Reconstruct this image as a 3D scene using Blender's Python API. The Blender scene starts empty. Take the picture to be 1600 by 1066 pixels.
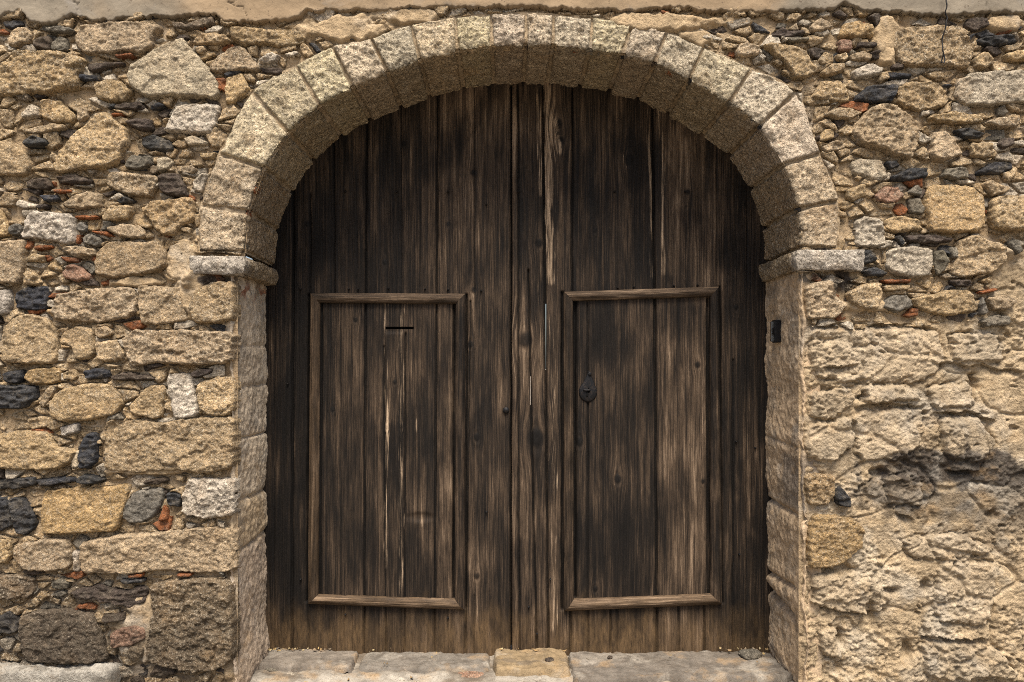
import bpy, math, random
import numpy as np
R = math.radians
sc = bpy.context.scene
col = sc.collection
random.seed(7)
# ---------------------------------------------------------------- camera, sky, sun, exposure
S = 330.0            # picture pixels per metre on the wall face
CX, CY = 790.0, 574.0
CAMZ, CAMD = 1.52, 3.70
DOORY = 0.50
SD = S * CAMD / (CAMD + DOORY)
cam_d = bpy.data.cameras.new('camera'); cam = bpy.data.objects.new('camera', cam_d); col.objects.link(cam)
cam.location = (0, -CAMD, CAMZ); cam.rotation_euler = (R(90), 0, 0)
cam_d.sensor_width = 36; cam_d.lens = 36 * S * CAMD / 1600
cam_d.shift_x = 10 / 1600; cam_d.shift_y = 41 / 1600
cam_d.clip_start = 0.05; cam_d.clip_end = 2000
sc.camera = cam
w = bpy.data.worlds.new('World'); sc.world = w; w.use_nodes = True
nt = w.node_tree; bg = nt.nodes['Background']
sky = nt.nodes.new('ShaderNodeTexSky'); sky.sky_type = 'NISHITA'; sky.sun_disc = False
SUN_EL, SUN_AZ = 63, -3     # azimuth: degrees to the left of straight behind the camera
sky.sun_elevation = R(SUN_EL); sky.sun_rotation = R(180 + SUN_AZ)
sky.air_density = 1.0; sky.dust_density = 4.0; sky.ozone_density = 0.6
nt.links.new(sky.outputs[0], bg.inputs[0]); bg.inputs[1].default_value = 0.068
sun_d = bpy.data.lights.new('sun', 'SUN'); sun = bpy.data.objects.new('sun', sun_d); col.objects.link(sun)
sun_d.energy = 2.8; sun_d.angle = R(30); sun_d.color = (1.0, 0.93, 0.82)
sun.rotation_euler = (R(90 - SUN_EL), 0, R(-SUN_AZ)); sun.location = (0, -6, 8)
sc.view_settings.view_transform = 'Standard'; sc.view_settings.look = 'None'
sc.view_settings.exposure = 1.65; sc.view_settings.gamma = 1.0
sc.cycles.use_denoising = False; sc.cycles.pixel_filter_type = 'BLACKMAN_HARRIS'; sc.cycles.filter_width = 1.0

# ---------------------------------------------------------------- small maths
def WX(px): return (np.asarray(px, float) - CX) / S
def WZ(py): return CAMZ + (CY - np.asarray(py, float)) / S
def DX(px): return (np.asarray(px, float) - CX) / SD
def DZ(py): return CAMZ + (CY - np.asarray(py, float)) / SD
def _hash(ix, iy, seed):
    h = (ix.astype(np.int64) * 374761393 + iy.astype(np.int64) * 668265263 + seed * 974634777) & 0xffffffff
    h = ((h ^ (h >> 13)) * 1274126177) & 0xffffffff
    return (h ^ (h >> 16)) & 0xffffffff
def rnd(ix, iy, seed): return _hash(np.asarray(ix), np.asarray(iy), seed) / 4294967296.0
def perlin(x, y, seed=0):
    x, y = np.broadcast_arrays(np.asarray(x, float), np.asarray(y, float))
    xi = np.floor(x); yi = np.floor(y); fx = x - xi; fy = y - yi
    xi = xi.astype(np.int64); yi = yi.astype(np.int64)
    u = fx * fx * fx * (fx * (fx * 6 - 15) + 10); v = fy * fy * fy * (fy * (fy * 6 - 15) + 10)
    def g(ox, oy):
        a = _hash(xi + ox, yi + oy, seed) * (2 * math.pi / 4294967296.0)
        return np.cos(a) * (fx - ox) + np.sin(a) * (fy - oy)
    a = g(0, 0); b = g(1, 0); c = g(0, 1); d = g(1, 1)
    return ((a + (b - a) * u) + ((c + (d - c) * u) - (a + (b - a) * u)) * v) * 1.45
def fbm(x, y, seed=0, octv=4, gain=0.5, lac=2.03):
    s = 0; a = 1.0
    for k in range(octv):
        s = s + a * perlin(x, y, seed + k * 17); x = np.asarray(x) * lac; y = np.asarray(y) * lac; a *= gain
    return s
def ridged(x, y, seed=0, octv=4):
    s = 0; a = 1.0
    for k in range(octv):
        s = s + a * (1 - 2 * np.abs(perlin(x, y, seed + k * 17))); x = np.asarray(x) * 2.1; y = np.asarray(y) * 2.1; a *= 0.5
    return s
def sstep(a, b, x):
    t = np.clip((np.asarray(x, float) - a) / (b - a), 0, 1); return t * t * (3 - 2 * t)
def sdf(X, Z, poly):
    """signed distance, positive inside"""
    d2 = np.full(X.shape, 1e9); ins = np.zeros(X.shape, bool); n = len(poly)
    for i in range(n):
        ax, az = poly[i]; bx, bz = poly[(i + 1) % n]
        ex, ez = bx - ax, bz - az; wx, wz = X - ax, Z - az
        t = np.clip((wx * ex + wz * ez) / (ex * ex + ez * ez + 1e-12), 0, 1)
        d2 = np.minimum(d2, (wx - ex * t) ** 2 + (wz - ez * t) ** 2)
        if abs(ez) > 1e-12:
            c = ((az > Z) != (bz > Z)) & (X < ex * (Z - az) / ez + ax); ins ^= c
    d = np.sqrt(d2); return np.where(ins, d, -d)
def facets(x, y, c, seed, slope, off=0.3, asp=1.0, sharp=7.0):
    u = np.asarray(x, float) / c; v = np.asarray(y, float) / (c * asp); iu = np.floor(u).astype(np.int64); iv = np.floor(v).astype(np.int64)
    num = 0; den = 1e-9
    for dy in (-1, 0, 1):
        for dx in (-1, 0, 1):
            a = iu + dx; b = iv + dy
            ex = u - (a + rnd(a, b, seed)); ey = v - (b + rnd(a, b, seed + 1)); wt = np.exp(-sharp * (ex * ex + ey * ey))
            num = num + wt * (off * (rnd(a, b, seed + 2) - 0.5) * slope + slope * 2 * ((rnd(a, b, seed + 3) - 0.5) * ex + (rnd(a, b, seed + 4) - 0.5) * ey)); den = den + wt
    return c * num / den
def chaikin(P, k=0.13):
    out = []
    for i in range(len(P)):
        a = P[i]; b = P[(i + 1) % len(P)]
        out += [(a[0] + (b[0] - a[0]) * k, a[1] + (b[1] - a[1]) * k), (a[0] + (b[0] - a[0]) * (1 - k), a[1] + (b[1] - a[1]) * (1 - k))]
    return out

# ---------------------------------------------------------------- objects and tags
def tag(o, label=None, cat=None, group=None, kind=None):
    if label: o['label'] = label
    if cat: o['category'] = cat
    if group: o['group'] = group
    if kind: o['kind'] = kind
    return o
def empty(name, loc):
    o = bpy.data.objects.new(name, None); col.objects.link(o); o.location = loc; o.empty_display_size = 0.1; return o
def origin_of(o):
    v = np.zeros(3)
    while o is not None: v += np.array(o.location); o = o.parent
    return v
def raw(name, V, F, mat, parent=None, cols=None, vecs=None, loc=None):
    """V (n,3) world positions, F (m,4) quads or (m,3)"""
    V = np.asarray(V, np.float32); F = np.asarray(F, np.int32)
    me = bpy.data.meshes.new(name); k = F.shape[1]
    base = origin_of(parent) + (np.array(loc) if loc is not None else 0)
    me.vertices.add(len(V)); me.vertices.foreach_set('co', (V - base).astype(np.float32).ravel())
    me.loops.add(F.size); me.loops.foreach_set('vertex_index', F.ravel())
    me.polygons.add(len(F)); me.polygons.foreach_set('loop_start', np.arange(0, F.size, k, dtype=np.int32))
    me.polygons.foreach_set('use_smooth', np.ones(len(F), bool))
    if cols is not None:
        a = me.attributes.new('tint', 'FLOAT_COLOR', 'POINT'); a.data.foreach_set('color', np.asarray(cols, np.float32).ravel())
    if vecs is not None:
        for nm, arr in vecs.items():
            a = me.attributes.new(nm, 'FLOAT_VECTOR', 'POINT'); a.data.foreach_set('vector', np.asarray(arr, np.float32).ravel())
    me.update(); me.validate(); me.materials.append(mat)
    o = bpy.data.objects.new(name, me); col.objects.link(o)
    if loc is not None: o.location = loc
    if parent is not None: o.parent = parent
    return o
def sheet(P, keep=None, flip=False):
    """grid P (ny,nx,3), keep (ny-1,nx-1) -> verts, quads, used vertex index"""
    ny, nx = P.shape[:2]
    idx = np.arange(ny * nx).reshape(ny, nx)
    F = np.stack([idx[:-1, :-1], idx[:-1, 1:], idx[1:, 1:], idx[1:, :-1]], -1)
    F = F[keep] if keep is not None else F.reshape(-1, 4)
    if flip: F = F[:, ::-1]
    used = np.zeros(ny * nx, bool); used[F.ravel()] = True
    mp = np.cumsum(used) - 1
    return P.reshape(-1, 3)[used], mp[F], used
def grid_obj(name, P, mat, parent=None, keep=None, cols=None, vecs=None, flip=False, loc=None):
    V, F, u = sheet(P, keep, flip)
    c = None if cols is None else cols.reshape(-1, 4)[u]
    v = None if vecs is None else {k: a.reshape(-1, 3)[u] for k, a in vecs.items()}
    return raw(name, V, F, mat, parent, c, v, loc)

# ---------------------------------------------------------------- materials
class NT:
    def __init__(s, name):
        s.m = bpy.data.materials.new(name); s.m.use_nodes = True; s.t = s.m.node_tree; s.n = s.t.nodes
        s.b = s.n['Principled BSDF']; s.b.inputs['Specular IOR Level'].default_value = 0.16
    def add(s, typ, **kw):
        n = s.n.new(typ)
        for k, v in kw.items(): setattr(n, k, v)
        return n
    def link(s, a, b): s.t.links.new(a, b)
    def put(s, sock, v):
        if hasattr(v, 'is_output'): s.link(v, sock)
        else: sock.default_value = v
    def noise(s, vec, scale, detail=3, rough=0.55, dist=0.0):
        n = s.add('ShaderNodeTexNoise'); s.put(n.inputs['Vector'], vec)
        n.inputs['Scale'].default_value = scale; n.inputs['Detail'].default_value = detail
        n.inputs['Roughness'].default_value = rough; n.inputs['Distortion'].default_value = dist
        return n.outputs[0]
    def rng(s, v, a, b, c, d, smooth=False):
        n = s.add('ShaderNodeMapRange'); n.clamp = True
        if smooth: n.interpolation_type = 'SMOOTHSTEP'
        s.put(n.inputs[0], v)
        for i, q in enumerate((a, b, c, d)): n.inputs[i + 1].default_value = q
        return n.outputs[0]
    def math(s, op, a, b=0.0):
        n = s.add('ShaderNodeMath', operation=op); s.put(n.inputs[0], a); s.put(n.inputs[1], b); return n.outputs[0]
    def mix(s, f, a, b, mode='MIX'):
        n = s.add('ShaderNodeMix', data_type='RGBA', blend_type=mode, clamp_factor=True)
        s.put(n.inputs[0], f); s.put(n.inputs[6], a); s.put(n.inputs[7], b); return n.outputs[2]
    def grey(s, v):
        n = s.add('ShaderNodeCombineColor')
        for i in range(3): s.put(n.inputs[i], v)
        return n.outputs[0]
    def scalevec(s, v, sx, sy, sz):
        n = s.add('ShaderNodeMapping'); s.put(n.inputs[0], v); n.inputs['Scale'].default_value = (sx, sy, sz); return n.outputs[0]
    def bump(s, h, strength, dist, prev=None):
        n = s.add('ShaderNodeBump'); s.put(n.inputs['Height'], h); n.inputs['Strength'].default_value = strength
        n.inputs['Distance'].default_value = dist
        if prev is not None: s.link(prev, n.inputs['Normal'])
        return n.outputs[0]
    def done(s, colr, rough, nrm=None):
        s.put(s.b.inputs['Base Color'], colr); s.put(s.b.inputs['Roughness'], rough)
        if nrm is not None: s.link(nrm, s.b.inputs['Normal'])
        return s.m
def c4(r, g, b): return (r, g, b, 1.0)

def mat_stone():
    t = NT('weathered_stone'); at = t.add('ShaderNodeAttribute', attribute_name='tint')
    P = t.add('ShaderNodeTexCoord').outputs['Object']; gr = at.outputs['Alpha']
    mid = t.noise(P, 26, 6, 0.62); c = t.mix(1.0, at.outputs['Color'], t.grey(t.rng(mid, 0.3, 0.7, 0.55, 1.42)), 'MULTIPLY')
    big = t.noise(P, 5.5, 4, 0.6, 0.6)
    c = t.mix(t.math('MULTIPLY', t.rng(big, 0.52, 0.72, 0, 0.55), gr), c, c4(0.35, 0.215, 0.10))
    pale = t.noise(t.scalevec(P, 1.1, 1.1, 1.3), 8.5, 5, 0.65)
    c = t.mix(t.math('MULTIPLY', t.rng(pale, 0.55, 0.7, 0, 0.5), gr), c, c4(0.50, 0.42, 0.31))
    sp = t.noise(P, 105, 4, 0.75)
    c = t.mix(t.math('MULTIPLY', t.rng(sp, 0.36, 0.48, 0.9, 0), gr), c, c4(0.05, 0.034, 0.02))
    sw = t.noise(t.scalevec(P, 1.37, 1.2, 1.31), 95, 3, 0.7)
    c = t.mix(t.math('MULTIPLY', t.rng(sw, 0.54, 0.66, 0, 0.7), gr), c, c4(0.72, 0.63, 0.49))
    dk = t.noise(P, 13, 6, 0.7)
    c = t.mix(t.rng(dk, 0.58, 0.74, 0, 0.42), c, c4(0.07, 0.052, 0.036))
    du = t.noise(P, 31, 5, 0.7); c = t.mix(t.math('MULTIPLY', t.rng(du, 0.50, 0.66, 0, 0.5), t.math('SUBTRACT', 1.0, gr)), c, c4(0.20, 0.165, 0.12))
    m2 = t.noise(t.scalevec(P, 1, 1, 1.5), 62, 4, 0.7); c = t.mix(1.0, c, t.grey(t.rng(m2, 0.32, 0.68, 0.62, 1.36)), 'MULTIPLY')
    h1 = t.noise(P, 60, 6, 0.68); h2 = t.noise(P, 240, 3, 0.6)
    n = t.bump(h1, 1.0, 0.022); n = t.bump(h2, 0.6, 0.004, n)
    return t.done(c, t.rng(mid, 0.3, 0.7, 0.75, 0.95), n)
def mat_earth(name, hard=1.0):
    t = NT(name); at = t.add('ShaderNodeAttribute', attribute_name='tint'); P = t.add('ShaderNodeTexCoord').outputs['Object']
    mid = t.noise(P, 18, 7, 0.65); c = t.mix(1.0, at.outputs['Color'], t.grey(t.rng(mid, 0.28, 0.72, 0.6, 1.38)), 'MULTIPLY')
    g = t.noise(P, 4.2, 5, 0.62, 0.8); c = t.mix(t.rng(g, 0.52, 0.7, 0, 0.45), c, c4(0.40, 0.36, 0.30))
    o = t.noise(t.scalevec(P, 1.2, 1.2, 1.7), 6, 5, 0.6); c = t.mix(t.rng(o, 0.56, 0.74, 0, 0.5), c, c4(0.33, 0.21, 0.10))
    sp = t.noise(P, 120, 3, 0.7); c = t.mix(t.rng(sp, 0.34, 0.44, 0.6, 0), c, c4(0.08, 0.055, 0.035))
    h1 = t.noise(P, 45, 7, 0.7); h2 = t.noise(P, 190, 3, 0.6)
    n = t.bump(h1, 1.0 * hard, 0.024); n = t.bump(h2, 0.5 * hard, 0.003, n)
    return t.done(c, 0.95, n)
def mat_plaster():
    t = NT('lime_plaster'); at = t.add('ShaderNodeAttribute', attribute_name='tint'); P = t.add('ShaderNodeTexCoord').outputs['Object']
    a = t.noise(t.scalevec(P, 0.8, 1, 1.6), 6, 6, 0.62, 0.5); c = t.mix(1.0, at.outputs['Color'], t.grey(t.rng(a, 0.3, 0.7, 0.66, 1.28)), 'MULTIPLY')
    b = t.noise(t.scalevec(P, 1, 1, 1.2), 3.4, 5, 0.6, 1.0); c = t.mix(t.rng(b, 0.55, 0.68, 0, 0.65), c, c4(0.20, 0.18, 0.155))
    s = t.noise(P, 75, 3, 0.6); c = t.mix(t.rng(s, 0.30, 0.37, 0.7, 0), c, c4(0.07, 0.05, 0.035))
    h = t.noise(P, 60, 6, 0.6); n = t.bump(h, 0.35, 0.006)
    return t.done(c, 0.93, n)
def mat_wood():
    t = NT('weathered_wood'); at = t.add('ShaderNodeAttribute', attribute_name='tint')
    G = t.add('ShaderNodeAttribute', attribute_name='grain').outputs['Vector']
    sep = t.add('ShaderNodeSeparateColor'); t.link(at.outputs['Color'], sep.inputs[0])
    tone, wear, dust = sep.outputs[0], sep.outputs[1], sep.outputs[2]
    fine = t.noise(t.scalevec(G, 150, 1, 3.4), 1.0, 5, 0.72)
    band = t.noise(t.scalevec(G, 52, 1, 1.3), 1.0, 4, 0.6, 0.3)
    blot = t.noise(t.scalevec(G, 16, 1, 2.6), 1.0, 5, 0.62, 0.6)
    pore = t.noise(t.scalevec(G, 420, 1, 26), 1.0, 2, 0.6)
    f = t.math('ADD', t.math('MULTIPLY', fine, 0.95), t.math('MULTIPLY', band, 0.55))
    f = t.math('ADD', f, t.math('MULTIPLY', blot, 0.60))           # mean about 0.97
    f = t.math('ADD', f, t.math('MULTIPLY', t.math('SUBTRACT', tone, 0.5), 0.9))
    ra = t.add('ShaderNodeValToRGB'); t.put(ra.inputs[0], t.rng(f, 0.72, 1.42, 0, 1))
    e = ra.color_ramp.elements
    e[0].position = 0.0; e[0].color = c4(0.0042, 0.0032, 0.0026)
    e[1].position = 1.0; e[1].color = c4(0.205, 0.145, 0.096)
    for p, cc in ((0.25, (0.0085, 0.0062, 0.0046)), (0.45, (0.022, 0.0150, 0.0100)), (0.7, (0.064, 0.0430, 0.0275))):
        q = e.new(p); q.color = c4(*cc)
    c = ra.outputs[0]
    wf = t.rng(t.math('ADD', t.math('ADD', t.math('MULTIPLY', band, 0.5), t.math('MULTIPLY', fine, 0.8)), wear), 1.02, 1.16, 0, 1)
    c = t.mix(t.math('MULTIPLY', wf, 0.85), c, t.mix(t.rng(fine, 0.35, 0.65, 0, 1), c4(0.13, 0.085, 0.05), c4(0.42, 0.31, 0.21)))
    dn = t.noise(t.scalevec(G, 60, 1, 14), 1.0, 5, 0.6)
    c = t.mix(t.math('MULTIPLY', dust, t.rng(dn, 0.3, 0.7, 0.25, 1)), c, c4(0.17, 0.105, 0.05))
    c = t.mix(t.rng(pore, 0.33, 0.41, 0.65, 0), c, c4(0.008, 0.006, 0.005))
    n = t.bump(fine, 0.9, 0.006); n = t.bump(band, 0.6, 0.010, n)
    return t.done(c, t.rng(band, 0.3, 0.7, 0.62, 0.85), n)
def mat_iron():
    t = NT('black_iron'); P = t.add('ShaderNodeTexCoord').outputs['Object']
    a = t.noise(P, 90, 5, 0.65); c = t.mix(t.rng(a, 0.5, 0.7, 0, 0.6), c4(0.012, 0.012, 0.013), c4(0.05, 0.035, 0.026))
    t.b.inputs['Metallic'].default_value = 0.5
    return t.done(c, t.rng(a, 0.3, 0.7, 0.4, 0.7), t.bump(a, 0.4, 0.002))
def mat_plain(name, rgb, rough, metal=0.0):
    t = NT(name); P = t.add('ShaderNodeTexCoord').outputs['Object']
    a = t.noise(P, 60, 4, 0.6); t.b.inputs['Metallic'].default_value = metal
    c = t.mix(1.0, c4(*rgb), t.grey(t.rng(a, 0.3, 0.7, 0.8, 1.2)), 'MULTIPLY')
    return t.done(c, rough, t.bump(a, 0.1, 0.001))
M_STONE = mat_stone(); M_EARTH = mat_earth('earthen_render'); M_MORTAR = mat_earth('sandy_mortar', 0.8)
M_PLASTER = mat_plaster(); M_WOOD = mat_wood(); M_IRON = mat_iron()
M_GROUND = mat_earth('cement_ground', 0.55)

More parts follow.
